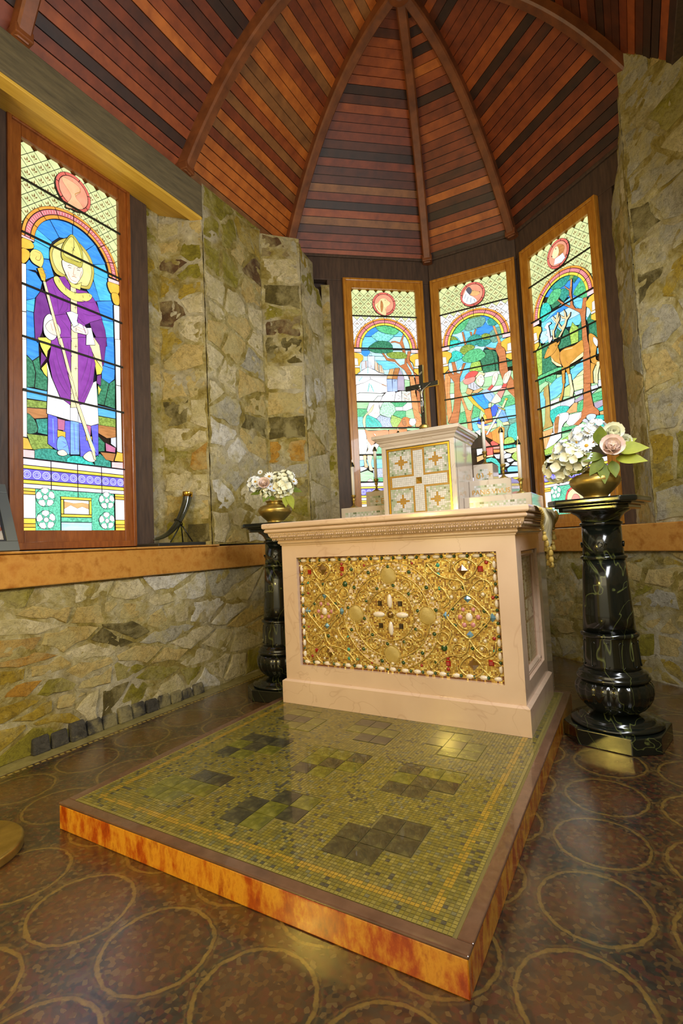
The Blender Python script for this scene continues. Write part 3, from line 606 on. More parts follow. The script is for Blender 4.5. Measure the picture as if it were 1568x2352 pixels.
    if emblem:
        for k in range(8):
            a0, a1 = 2 * pi * k / 8, 2 * pi * (k + 1) / 8
            w.pane('red', [(.309 + .098 * cos(a0), .118 + .098 * sin(a0)), (.309 + .098 * cos((a0 + a1) / 2) * .96, .118 + .098 * sin((a0 + a1) / 2) * .96), (.309 + .098 * cos(a1), .118 + .098 * sin(a1)), (.309 + .078 * cos(a1), .118 + .078 * sin(a1)), (.309 + .078 * cos(a0), .118 + .078 * sin(a0))], lead=0.002)
        w.pane('cre', [(.309 + .078 * cos(2 * pi * i / 20), .118 + .078 * sin(2 * pi * i / 20)) for i in range(20)])
        w.pane('sal', [(.27, .10), (.30, .15), (.34, .14), (.355, .10), (.32, .075)], True)
    else:
        w.rect('ybd', .203, .39, .18, .197); w.rect('ybd', .203, .39, .079, .096); w.rect('ybd', .203, .22, .096, .18); w.rect('ybd', .373, .39, .096, .18)
        w.rect('ivo', .22, .373, .096, .18); w.pane('tan', [(.222, .125), (.26, .148), (.30, .13), (.33, .142), (.371, .128), (.371, .16), (.33, .166), (.28, .16), (.222, .168)], lead=0.0008)
        w.rect('tlg', .203, .39, .05, .079); w.rect('sky3', .203, .39, 0, .05)
    # brush lines painted on the glass
    pb = {}
    yp = -(0.003 + (w.layer + 3) * 0.00014)
    for row in paint_txt.strip().split('\n'):
        key, wd, *pt = row.split(); q = [tuple(int(c) / 1000 for c in t.split(',')) for t in pt]; q = cat_rom(q, 4, False) if len(q) > 2 else q
        n = len(q); mb = pb.setdefault(key, MB()); V = []
        for i in range(n):
            a, b = q[max(0, i - 1)], q[min(n - 1, i + 1)]; t = Vector((b[0] - a[0], b[1] - a[1])).normalized(); k = int(wd) / 2200 * (0.35 + 0.65 * sin(pi * (i + .5) / n))
            V += [(q[i][0] - t.y * k, yp, q[i][1] + t.x * k), (q[i][0] + t.y * k, yp, q[i][1] - t.x * k)]
        mb.add(V, [(2 * i, 2 * i + 1, 2 * i + 3, 2 * i + 2) for i in range(n - 1)])
    for key, mb in pb.items(): tag(mb.build('painted_lines', M['lead'] if key == 'drk' else glass(key), root), kind='stuff')
    # saddle bars
    bars = (1.955, 1.648, 1.352, 1.058, 0.76) if bishop else (1.935, 1.630, 1.380, 1.132, 0.89, 0.645)
    yb = -(0.003 + (w.layer + 8) * 0.00014)
    for v in bars:
        b = MB().box(0, GW, yb - 0.008, yb, v - 0.0055, v + 0.0055).build('saddle_bar', M['bar'], root)
    MB().box(0, GW, yb - 0.004, yb, 0.388, 0.396).build('saddle_bar', M['lead'], root)
    # wooden frame: two stiles, two rails, each stepped in profile
    f1, f2 = (0.062, 0.006), (0.03, 0.020)                    # width, how far it stands into the room
    def member(name, x0, x1, z0, z1, x2, x3, z2, z3):
        b = MB().box(x0, x1, -f1[1] - 0.024, 0.012, z0, z1).box(x2, x3, -f2[1] - 0.024, 0.0, z2, z3); bevel(b.build(name, frame_mat, root), 0.004, 2)
    W_, H_ = GW, GH
    member('frame_stile', -.062, .004, -.1, H_ + .078, -.074, -.05, -.1, H_ + .09)
    member('frame_stile', W_ - .004, W_ + .062, -.1, H_ + .078, W_ + .05, W_ + .074, -.1, H_ + .09)
    member('frame_rail', .004, W_ - .004, H_ - .004, H_ + .078, -.05, W_ + .05, H_ + .066, H_ + .09)
    member('frame_rail', .004, W_ - .004, -.08, .004, -.05, W_ + .05, -.10, -.062)
    return root

G_L='''blu0 79,1726 159,1839 228,1739 186,1690
blu0 159,1839 236,1879 311,1896 310,1794 258,1749 228,1739
blu0 311,1896 400,1881 459,1814 384,1731 340,1772 310,1794
blu0 456,1815 530,1716 433,1670 384,1731
blu20 523,1716 560,1616 438,1615 433,1670
blu20 62,1670 85,1729 186,1690 168,1642 68,1650
blu20 70,1651 168,1642 167,1575 127,1562 78,1585
blu0 31,1481 56,1527 127,1562 167,1575 195,1486 137,1436 88,1473 34,1453
blu0 33,1459 90,1462 126,1419 114,1361 84,1308 33,1276
blu20 33,1278 86,1312 78,1225 32,1219
blu0 32,1221 78,1225 84,1048 31,1030
blu20 439,1621 546,1620 580,1538 575,1493 480,1454 441,1570
blu0 393,1492 441,1570 483,1455 445,1437
blu0 459,1445 579,1497 576,1349 491,1331
blu20 484,1335 576,1356 580,1210 509,1187 504,1271
blu0 31,1066 101,1090 104,982 67,945 33,971
blu0 503,1226 581,1253 580,1041 492,1042
blu0 486,1043 580,1041 575,974 535,934 484,956
grn0 31,971 67,945 83,884 76,797 30,786
grn0 67,945 104,982 110,909 154,869 153,793 76,795 84,884
grn0 477,961 536,938 516,856 498,787 444,788 449,878
grn0 536,938 579,975 575,781 498,787 516,856
sky0 30,789 153,793 153,733 29,725
sky0 447,780 578,779 577,717 446,713
olv0 29,722 153,733 152,692 29,675
brn0 29,675 152,692 152,641 75,620 29,639
olv0 446,712 577,717 576,658 445,654
brn0 445,657 576,662 578,594 511,580 444,607
grn1 31,641 70,622 92,570 77,540 30,540
tel0 78,620 152,638 151,540 88,544 92,575
olv0 30,532 151,537 178,458 52,444 45,490
tel1 68,443 128,463 195,464 277,440 258,393 68,396
tel21 258,393 277,440 370,442 427,391
tel0 421,443 462,479 539,432 538,390 427,391
grn0 444,594 497,549 496,496 442,485
ros0 500,553 573,529 569,496 503,497
brn0 462,488 572,493 560,437 501,443
gry0 538,588 580,601 579,526 537,549
hal21 234,1730 308,1775 378,1753 430,1695 445,1611 420,1516 393,1492 329,1483 255,1500 196,1510 167,1581 174,1651
hal1 240,1711 308,1756 371,1731 416,1675 428,1610 407,1530 380,1506 329,1502 255,1519 208,1534 182,1588 189,1652
pur0 137,1424 187,1479 255,1513 303,1460 301,1286 252,1276 193,1248 170,1284 137,1347
pur0 316,1465 393,1479 439,1453 465,1412 495,1336 416,1288 376,1258 314,1297
pur20 123,1383 139,1354 175,1250 129,1198 120,1125 95,1055 79,1076 74,1217 86,1315
pur20 491,1341 514,1275 526,1174 481,1160 416,1253 406,1287
pur0 187,1249 252,1283 301,1292 298,1107 226,1083 203,1165
pur0 314,1303 377,1264 389,1224 381,1134 311,1111
pur20 111,1013 144,982 107,922
pur20 435,1203 524,1233 500,1050 475,1005 439,1096
pur20 450,966 481,981 476,903 446,915
yel0 93,1087 194,1122 191,1097 150,1025 144,982 111,1036
yel0 110,915 145,962 146,870 126,887
cre0 375,1183 435,1203 471,1164 486,1059 492,1013 439,1071 407,1131
yel0 407,1131 442,1066 492,1016 478,980 447,967 432,1063
yel0 453,904 479,885 458,839
whi0 145,959 168,879 216,773 281,740 277,647 197,655 138,661 147,861
whi0 275,742 327,744 326,647 274,648
whi0 321,755 362,770 423,915 446,931 457,662 405,639 323,645
pur0 168,1113 287,1153 284,765 275,739 216,773 171,873 152,973 164,1041
pur0 321,1165 382,1185 417,1121 442,1034 423,909 362,764 324,750 317,906
blr0 144,662 194,655 206,642 198,458 142,490
blr0 238,641 277,647 271,448 225,552
bll0 274,648 329,648 329,452 271,445
blr0 326,646 370,643 407,557 445,461 332,441
blr0 402,640 453,660 451,456 419,491
ros0 198,647 244,644 240,581 199,580
gld0 196,580 246,576 245,538 196,537
ros0 363,642 405,639 401,578 369,579
gld0 366,578 410,575 410,544 371,543
bll1 199,534 243,541 268,447 241,455 195,464
skn1 196,455 230,470 256,446 229,431 200,436
skn1 348,443 390,484 418,467 427,425 388,417
cre0 285,1464 319,1479 327,1407 328,1117 286,1103 285,1360
cre0 286,1146 329,1161 324,735 276,724
mit1 184,1472 213,1491 254,1448 316,1437 393,1469 426,1461 399,1418 315,1384 242,1400 201,1431
skn1 241,1608 306,1623 360,1617 367,1582 345,1528 320,1492 285,1489 255,1531 237,1572
mit0 255,1525 285,1489 320,1489 358,1521 348,1466 291,1461
mit21 302,1795 352,1753 369,1691 358,1613 306,1607 239,1607 234,1675 264,1746
mit1 299,1779 339,1743 357,1689 350,1641 257,1634 244,1680 270,1743
whi1 127,1203 158,1247 184,1224 209,1173 194,1115 162,1092 126,1121
skn1 135,1171 175,1218 218,1189 222,1145 191,1129 151,1138
whi0 383,1244 416,1256 440,1153 378,1133
skn1 285,1218 325,1255 386,1242 389,1202 343,1193 300,1190
sil0 257,1294 289,1312 333,1310 324,1264 335,1246 300,1215 282,1248
cre0 122,1423 139,1431 234,1085 214,1078
cre0 210,1121 229,1127 328,763 425,499 433,429 418,433 399,489 307,752
mit1 49,1542 72,1587 114,1591 130,1551 117,1501 99,1498 64,1508
gld0 91,1486 122,1506 141,1461 137,1424 115,1425
gl21 9,1619 46,1633 75,1613 67,1585 8,1562
gl21 8,1559 48,1564 53,1532 29,1486 8,1481
rw0 6,1655 78,1649 78,1629 6,1623
gl21 531,1600 611,1615 609,1550 551,1533
gl21 558,1536 609,1547 612,1477 571,1474
rw0 535,1629 615,1637 615,1613 535,1602
ivo0 7,1475 33,1482 32,1207 5,1202
ivo0 5,1202 32,1207 31,1019 4,1010
ivo0 4,1046 31,1055 30,775 2,773
ivo0 2,773 30,775 30,507 0,507
ivo0 571,1464 614,1471 611,1202 574,1196
ivo0 575,1237 615,1247 611,937 576,935
ivo0 576,935 611,937 612,499 574,503
gl20 0,507 33,504 59,445 0,439
rw0 0,440 68,443 68,396 -1,393
gl20 574,503 616,499 616,441 553,440
rw0 534,434 618,440 617,389 534,393'''
G_L_med='''dgA1 242,2120 288,2127 345,2120 354,2087 324,2044 356,2018 372,1995 343,1975 261,1943 293,2019 287,2047 244,2090'''
G_W1='''grp0 -10,1146 634,1147 623,867 -24,872
sky20 73,1626 122,1802 277,1872 429,1861 527,1772 565,1636
sky30 13,1620 643,1632 627,1369 0,1362
blu0 112,1750 148,1813 225,1855 248,1806 180,1751
sky20 78,1631 87,1701 112,1750 182,1751 228,1712 196,1689 138,1633
sky20 387,1756 415,1785 458,1832 526,1760
sky30 339,1712 393,1756 526,1760 563,1639 376,1635 373,1673
blu0 77,1621 153,1623 159,1600 130,1565 100,1564 74,1591
sky30 162,1600 262,1597 286,1565 175,1566
sky30 198,1566 291,1565 314,1526 195,1525
sky20 208,1526 319,1528 389,1502 432,1459 340,1443 284,1437 236,1484
grn21 222,1848 276,1864 378,1862 452,1831 425,1785 383,1773 323,1782 248,1810
tel31 243,1806 293,1787 391,1773 382,1751 324,1709 238,1712 177,1754 201,1777
grn1 233,1711 329,1711 370,1678 378,1637 364,1606 262,1594 172,1607 136,1638 165,1671
trk0 487,1794 497,1787 477,1720 496,1640 496,1599 468,1599 463,1654 445,1687 400,1701 351,1693 370,1714 401,1718 446,1704 463,1740
trk0 265,1599 288,1599 320,1552 391,1541 410,1513 438,1483 480,1499 489,1564 472,1621 498,1624 502,1518 510,1483 549,1408 519,1365 505,1387 477,1437 433,1472 389,1516 314,1526
olv1 311,1593 379,1611 481,1608 517,1564 473,1547 381,1545 336,1560
trk0 518,1622 557,1623 530,1539 574,1434 628,1389 625,1298 621,1147 625,997 592,1047 583,1147 579,1348 558,1428 497,1523
gry0 128,1568 199,1570 192,1439 128,1457
sky30 162,1602 176,1569 146,1569
gry0 72,1517 133,1525 129,1457 66,1430
bei0 195,1526 231,1490 233,1412 192,1438
bei0 235,1490 262,1480 284,1403 233,1412
whi0 14,1381 73,1432 130,1464 183,1439 232,1412 297,1395 316,1375 3,1372
whi0 7,1373 145,1374 150,1349 97,1318 4,1291
whi0 144,1374 306,1375 301,1283 149,1349
whi0 8,1292 92,1319 149,1350 303,1285 305,1228 237,1217 38,1221 5,1207
whg0 5,1210 43,1221 274,1216 250,1192 210,1192 157,1134 6,1134
tan0 335,1446 378,1454 355,1353 298,1354 314,1390
brn0 384,1459 433,1459 403,1350 349,1352
lav0 299,1351 352,1353 352,1234 300,1233
lav0 354,1352 403,1351 399,1234 349,1234
mau0 433,1456 470,1367 468,1244 397,1244 403,1366
whg0 444,1455 505,1387 522,1341 470,1346 460,1407
grp0 470,1347 522,1341 522,1242 467,1244
whi0 155,1134 210,1193 253,1193 227,1134
whi0 225,1134 250,1187 293,1232 374,1237 380,1221 359,1134
whi0 358,1134 381,1226 436,1243 433,1134
peb0 431,1134 438,1243 524,1238 528,1134
grp0 6,1131 125,1131 98,1071 6,1073
grn20 6,1073 98,1072 101,1048 61,996 4,997
whi0 121,1131 215,1131 215,1087 224,1057 220,1016 184,978 110,1012 96,1058
whi0 211,1131 260,1132 230,1087 220,1072
grn20 330,1132 485,1132 436,1087 368,1087
pgr1 257,1131 332,1129 369,1087 371,1047 321,990 275,997 220,1022 221,1060
whi0 368,1089 438,1091 437,1053 370,1052
whi0 437,1091 482,1129 531,1129 531,1074 470,1050 435,1053
grn20 370,1053 467,1053 464,990 420,979 339,1012
grp0 466,1051 532,1074 552,975 496,980 461,990
tel30 6,999 61,999 54,950 68,889 2,889
peb20 182,981 221,1014 270,997 317,988 320,949 334,887 216,888 220,934
olg0 329,1014 428,978 404,923 377,886 334,887 311,949
tel21 95,1011 179,980 222,934 220,893 95,893 77,935
trl0 518,1380 562,1380 577,1298 568,1227 588,1132 593,1047 625,947 623,887 553,888 543,997 528,1097 526,1147 524,1297
cre1 155,1104 167,1107 144,1048 97,1013 80,964 78,891 64,889 51,950 65,999 108,1044
whg0 4,881 70,881 81,824 88,726 72,660 50,647 5,647
grn20 146,653 187,722 229,724 225,644 145,645
whg0 6,639 42,638 47,599 5,596
sky20 5,597 47,600 47,545 4,537
sky20 68,605 223,607 222,521 151,518 78,544
grn20 116,637 224,638 222,603 110,603
gry0 5,539 44,539 78,518 7,489
peb20 122,517 222,523 218,435 130,433
grp0 5,485 76,506 132,476 128,400 2,404
grn20 130,437 218,437 218,397 124,399
rw1 65,403 80,420 101,428 122,402
ora1 68,881 99,868 170,868 281,873 289,822 208,806 164,766 120,721 89,758 79,824
ora0 293,877 470,883 462,829 291,825
whi0 78,798 121,733 185,759 194,732 150,657 129,644 53,645 87,693
tan1 40,639 72,638 68,587 80,550 78,528 48,532 46,579
cre1 76,638 126,637 112,570 123,525 130,502 92,503 86,554
ora1 377,890 408,948 436,989 472,993 501,978 532,975 523,908 477,902 466,887
whi1 499,975 556,976 555,932 524,908 492,928
brn1 421,948 440,975 464,958 459,913 437,913'''
G_W1_med='''dgB1 223,2047 258,2079 285,2113 326,2117 355,2093 374,2081 363,2055 337,2036 329,2000 326,1957 292,1959 253,1988
brn1 284,2095 300,2076 303,2030 285,1981 275,2029'''
G_W2='''grp0 7,1420 616,1296 612,744 -8,833
sky20 68,1620 81,1747 225,1897 375,1884 539,1776 556,1665 607,1499
sky30 58,1642 394,1566 282,1364 150,1276 0,1305 0,1379
blu0 382,1872 477,1817 424,1799 411,1790 370,1841
blu0 407,1791 426,1753 467,1735 488,1658 436,1671 367,1677 313,1685 332,1750 382,1753
sky30 83,1744 195,1744 211,1664 179,1648 146,1706
sky20 208,1754 317,1746 292,1674 221,1675
sky30 94,1624 181,1615 192,1539 132,1578
sky20 122,1491 179,1497 192,1466 262,1441 237,1373 226,1350 145,1282 149,1349 186,1446 131,1395
grn21 94,1749 104,1774 171,1850 224,1879 262,1869 258,1815 217,1766 153,1738
olv0 261,1880 377,1873 363,1842 268,1847
grs1 268,1844 333,1851 395,1838 412,1802 377,1758 317,1747 256,1736 216,1762 245,1809
tel1 426,1794 465,1817 526,1763 513,1744 474,1733 436,1749
grs1 436,1678 492,1713 540,1707 549,1641 546,1617 493,1581 455,1585 432,1623
trk0 189,1744 206,1745 229,1621 208,1615
trk0 260,1731 283,1725 286,1673 258,1606 253,1615 272,1676
trk0 310,1741 328,1742 304,1678 269,1604 257,1614
trl0 464,1737 489,1733 508,1651 525,1591 562,1502 494,1517 503,1581 488,1651
tel1 228,1626 252,1678 314,1695 369,1658 358,1617 292,1591
olv1 364,1670 402,1684 442,1658 434,1622 379,1628
tel1 325,1600 374,1626 438,1618 443,1590 385,1565 336,1576
olv1 77,1726 121,1718 152,1678 75,1689
tel21 69,1685 140,1681 176,1646 115,1620 65,1621
grn0 339,1447 395,1492 372,1538 446,1521 461,1449 469,1329 359,1325 352,1391
grn0 445,1522 489,1489 497,1318 471,1323 460,1450
grn0 568,1434 616,1403 613,1334 567,1334
olg0 234,1366 256,1434 297,1451 339,1436 353,1347 291,1349
olv1 162,1577 207,1615 267,1608 303,1577 264,1553 201,1524
grn21 182,1504 244,1555 324,1559 359,1538 394,1484 337,1444 246,1441 186,1471
tel21 49,1483 89,1573 132,1581 183,1542 182,1503 137,1486
whg0 371,1326 501,1315 504,1285 365,1278
grp0 363,1280 504,1286 534,1233 517,1183 443,1187 341,1196 362,1236
whg0 440,1189 517,1185 510,1155 430,1139 395,1156
grp0 144,1285 223,1263 209,1213 200,1171 146,1175
grp0 54,1284 96,1288 90,1186 43,1189
whg0 46,1190 90,1187 88,1129 46,1132
grp0 146,1177 200,1171 259,1060 256,1002 189,1008 129,992
grn20 129,993 192,1010 184,895 113,901
grn20 257,1058 316,994 297,934 231,924
grn20 473,1021 503,1081 579,1087 618,1038 612,994 525,982
sky20 523,984 616,995 615,898 531,901
sky20 536,897 615,896 611,874 546,871
sky20 231,920 302,937 284,893 271,844 237,816 225,881
grs0 546,871 616,876 617,821 556,816
trl0 14,1393 69,1377 59,1294 47,1191 56,1084 56,1000 12,914 7,1093 3,1304
trk0 78,1485 112,1479 127,1401 121,1376 150,1360 185,1452 212,1447 148,1318 142,1226 153,1146 136,1045 107,904 16,913 66,1031 85,1132 89,1235 92,1287 45,1370 31,1415 46,1424 93,1361
trl0 148,1193 171,1116 204,1014 229,1000 257,1058 239,982 226,943 235,816 191,822 187,908 173,1013 148,1110
trk0 384,1564 479,1523 499,1568 549,1556 563,1478 567,1396 575,1295 621,1191 617,1046 562,1122 518,1236 499,1320 502,1435 478,1511 430,1521
sky20 231,894 284,866 305,807 253,802 233,838
whg0 251,804 306,822 302,754 272,784
tel20 533,758 558,820 601,838 617,831 613,666 586,680 535,716
grs0 504,822 556,820 534,768 531,719 502,706
olg1 495,682 518,712 565,711 589,666 533,655 494,658
tel20 488,646 573,646 571,618 486,614
tel20 573,646 614,647 612,617 571,618
cre0 489,605 577,615 612,616 610,579 551,567 515,586
olg1 552,544 584,576 614,577 610,496 571,512
gry1 482,552 509,575 553,564 541,535 492,529
gry1 480,593 497,603 512,581 481,565
gry0 400,578 460,576 452,529 422,538
gry1 510,524 553,526 572,503 523,491
gry1 478,483 504,497 534,478 521,459 481,457
gry0 539,466 570,494 611,489 608,452
sky20 509,440 535,459 608,451 605,404 510,409
nav0 473,418 491,439 512,409
tel20 329,544 384,556 422,536 454,487 453,401 422,404 423,481 382,514 333,513
whi0 256,645 310,645 312,598 258,583
tan0 253,575 314,585 318,547 254,523
cre0 337,571 403,583 399,558 336,556
blu30 406,999 442,1026 471,989 442,917 408,916
bll0 441,1026 470,1016 521,955 549,856 502,846 455,899 468,984
blu30 296,926 334,860 389,849 451,867 444,833 347,837 278,876
ora0 335,810 394,779 466,816 463,667 404,705 347,743
or20 394,781 474,824 513,802 499,662 454,663 403,701
cre0 273,878 338,843 445,854 450,814 374,801 285,829
cre0 493,851 547,853 556,823 500,822
red0 381,689 404,703 451,666 451,654 391,656
sal0 335,734 360,693 388,657 335,654
red0 341,646 402,644 400,575 346,572
ora0 402,623 460,616 458,588 405,590
sal0 401,647 460,647 458,620 402,625
red1 193,1298 209,1339 262,1361 318,1342 289,1305 246,1281
sal1 175,1291 197,1301 278,1305 289,1280 265,1252 214,1242 183,1258
cre0 287,1300 325,1342 380,1315 362,1294 323,1309 292,1287
grl0 216,1242 275,1262 303,1221 328,1196 314,1170 270,1179 219,1210
skn1 296,1288 344,1317 369,1265 353,1216 331,1203 297,1232
tan0 193,1172 212,1214 263,1182 238,1143 201,1157
tan0 246,1159 265,1177 336,1192 352,1176 298,1148
blu40 236,1145 335,1151 399,1066 389,1000 347,992 292,1052
lbl0 336,1159 379,1174 421,1146 454,1102 441,1068 403,1043 364,1093
skn0 407,1044 452,1108 467,1117 501,1064 496,1037 442,1026
sal0 466,1116 508,1160 549,1152 502,1061
red0 508,1160 530,1199 560,1189 548,1153
skn1 525,1234 544,1277 586,1300 600,1290 591,1252 557,1191 526,1197
red0 386,1169 434,1209 450,1189 406,1149
skn1 428,1212 444,1288 475,1307 490,1282 475,1233 447,1187
gld0 204,1131 237,1138 297,1051 352,985 357,945 322,986 252,1054
ora0 350,993 404,997 414,923 416,871 334,857 350,918
gld1 338,946 364,932 366,877 341,886
cre0 387,1038 416,1040 409,997 385,1001
sil0 491,978 503,966 427,849 363,757 345,759 396,843 474,963
gld0 466,997 526,961 523,950 470,983
cre0 495,985 533,1054 550,1045 514,972
gld1 529,1051 540,1062 554,1057 555,1044 543,1037'''
G_W2_med='''sil1 237,2089 259,2119 287,2064 315,2041 350,1995 316,1978 271,1978 227,2015 220,2051
tan1 302,2108 339,2091 381,2065 367,2046 330,2041 289,2064 287,2096
drk1 259,2125 286,2140 310,2100 289,2068 263,2101'''
G_W3='''grp0 9,1190 636,980 637,516 20,496
blu0 114,1805 205,1839 423,1864 529,1780 570,1665 563,1588
sky20 50,1441 85,1606 145,1639 328,1665 392,1677 521,1605 621,1526 567,1440 461,1424 298,1466 209,1407 136,1407
blu0 113,1596 326,1647 382,1602 179,1602
sky30 178,1604 380,1603 472,1506 370,1507 221,1535
sky30 52,1478 83,1530 197,1502 202,1427 138,1433 83,1421
sky20 414,1624 510,1599 489,1541 467,1542 431,1577
sky30 530,1567 578,1524 568,1473 536,1437 512,1465
tel1 217,1872 259,1897 353,1895 415,1866 386,1813 331,1788 250,1800 207,1832
olv0 417,1869 470,1840 452,1809 381,1805
grn0 464,1840 508,1806 430,1761 417,1807
grn21 422,1700 498,1760 541,1767 567,1693 572,1653 443,1667
grn21 152,1744 223,1809 307,1782 297,1737 249,1697 195,1701
tel0 285,1716 316,1782 384,1742 380,1700 321,1666
tel21 85,1706 118,1748 167,1734 196,1679 186,1639 130,1609 91,1601 77,1659
grn0 193,1699 286,1709 290,1663 208,1662
grn20 412,1680 488,1707 565,1668 553,1593 500,1608 449,1652
olg0 389,1478 409,1447 441,1414 431,1302 362,1306 354,1414
grn0 294,1491 351,1420 365,1305 248,1313 235,1330 293,1421
grn0 438,1416 470,1450 474,1301 433,1302
grn0 240,1493 289,1432 272,1394 214,1422
grn0 518,1435 575,1494 628,1418 619,1214 577,1275 531,1325 532,1389
grn0 69,1409 149,1419 173,1373 169,1235 218,1178 49,1175
olg0 3,1394 58,1450 72,1388 54,1177 10,1173 6,1288
grn20 5,1173 212,1178 385,1136 367,1119 220,1137 -2,1143
sky20 162,1066 258,1105 368,1124 472,1168 469,1084 406,1061 351,1027 282,1025
sky20 587,1190 634,1215 633,1136 582,1132
crg0 351,1029 406,1060 469,1084 459,969 349,1004
crg0 537,1055 639,1110 634,950 582,950 522,949
sky20 121,1053 188,1093 263,1098 251,970 180,943 117,937
sky20 271,997 295,1099 318,1091 329,1011
sky20 11,1028 60,1032 69,974 61,889 11,902
olp0 270,993 333,1009 336,964 320,912 252,927
crg0 354,1032 390,1045 463,1041 447,933 357,942
grn20 8,1140 89,1140 81,1101 10,1092
grn20 87,1140 201,1128 197,1093 149,1068 115,1095 85,1104
grp0 10,1094 86,1107 117,1086 115,1071 61,1057 10,1027
whg0 121,929 210,935 233,897 117,889
gry0 220,891 362,890 354,853 303,829 211,859
whg0 117,889 225,888 217,861 153,850 113,851
mau0 355,871 439,895 440,855 361,845
gry0 356,935 443,934 434,902 374,896
tan0 269,801 350,853 386,847 374,774 296,780
grn20 379,829 440,854 432,762 370,774
tel21 113,852 166,862 214,865 296,840 294,815 242,789 184,795 138,742 108,797
whi0 290,773 416,767 418,727 340,682 290,684 261,712
grn20 515,870 633,871 633,807 519,809
gry0 510,933 569,930 577,895 515,872
gry0 573,957 637,957 633,901 574,907
mau0 524,801 633,808 634,769 546,750 531,769
tel20 544,752 639,768 635,726 567,727
tan0 567,724 635,727 632,684 570,704
tel20 516,666 545,705 636,687 633,599 492,623 489,648
grn20 210,697 278,683 356,674 489,646 492,623 358,636 211,640
olg0 18,546 318,625 644,599 640,530 24,501
tl0 64,1057 115,1073 116,946 116,883 108,803 132,723 18,714 45,760 71,949 53,1003
tan0 17,702 130,708 104,587 22,547
whi0 112,672 209,652 206,612 127,570 31,548
whi1 140,742 172,794 220,805 291,791 288,742 241,715 216,681 208,647 135,659 130,706
brn1 155,771 201,786 191,734 174,658 141,663
trk0 455,1045 518,1024 509,890 525,780 568,734 565,701 527,711 488,726 450,710 377,668 331,684 404,723 431,797 446,909
pbl1 453,718 488,730 537,713 528,685 473,681
gry1 414,692 439,707 467,685 453,668
trl0 345,1787 394,1733 410,1808 425,1800 407,1668 382,1681 386,1723 350,1769
trk0 508,1611 544,1600 524,1505 514,1451 517,1373 519,1283 530,1234 527,1146 519,950 454,971 467,1168 467,1277 477,1390 474,1473 467,1511 422,1554 366,1602 312,1647 264,1709 281,1709 349,1638 385,1606 394,1657 383,1732 409,1747 410,1672 415,1601 432,1567 487,1536
der1 248,1282 305,1300 394,1289 471,1302 478,1254 472,1189 383,1165 302,1141 265,1179 245,1250
cre0 341,1160 418,1193 475,1209 472,1173 404,1161 346,1154
der1 528,1311 561,1313 609,1247 593,1201 579,1149 580,1109 605,1087 595,1058 536,1105 532,1189
whi1 571,1284 603,1249 598,1202 582,1212 564,1252
der0 159,1295 240,1345 255,1289 249,1234 266,1164 213,1192 167,1242
cre0 165,1286 196,1236 260,1185 266,1164 213,1190 167,1242
der0 261,1161 300,1148 288,1094 287,1024 255,1034
der0 294,1149 338,1139 338,1077 349,1004 321,1013 316,1075
der0 264,1109 291,1100 278,1016 259,942 237,898 209,907 245,969 262,1021
cre0 315,1092 346,1082 351,1016 362,943 346,900 314,909 331,967
der0 529,1107 572,1078 542,1031 540,944 515,951
cre0 579,1094 614,1086 583,995 579,931 549,940 566,1009
der1 96,1307 138,1365 184,1392 228,1385 244,1341 200,1302 162,1291 103,1289
der0 213,1360 271,1377 254,1349 222,1347
whi0 115,1542 151,1570 188,1564 196,1547 163,1542 171,1491 175,1435 189,1451 196,1420 168,1397 151,1403 150,1455 120,1484 143,1485 139,1522
ant0 201,1408 194,1481 215,1492 243,1532 222,1565 212,1606 242,1563 262,1613 278,1601 262,1555 286,1584 279,1540 246,1506 219,1471 215,1424 249,1405
ant0 249,1409 293,1448 261,1490 265,1527 293,1479 321,1494 334,1523 302,1539 287,1578 326,1545 325,1608 345,1569 348,1531 389,1556 381,1526 351,1508 336,1472 310,1440 271,1402'''
G_W3_med='''brn1 316,2136 367,2109 381,2071 349,2030 320,2042 313,2101
cre1 278,2121 316,2124 326,2074 304,2046 273,2044 254,2065 256,2085
sil0 282,2040 320,2039 361,2045 382,1994 343,1976 266,1995'''
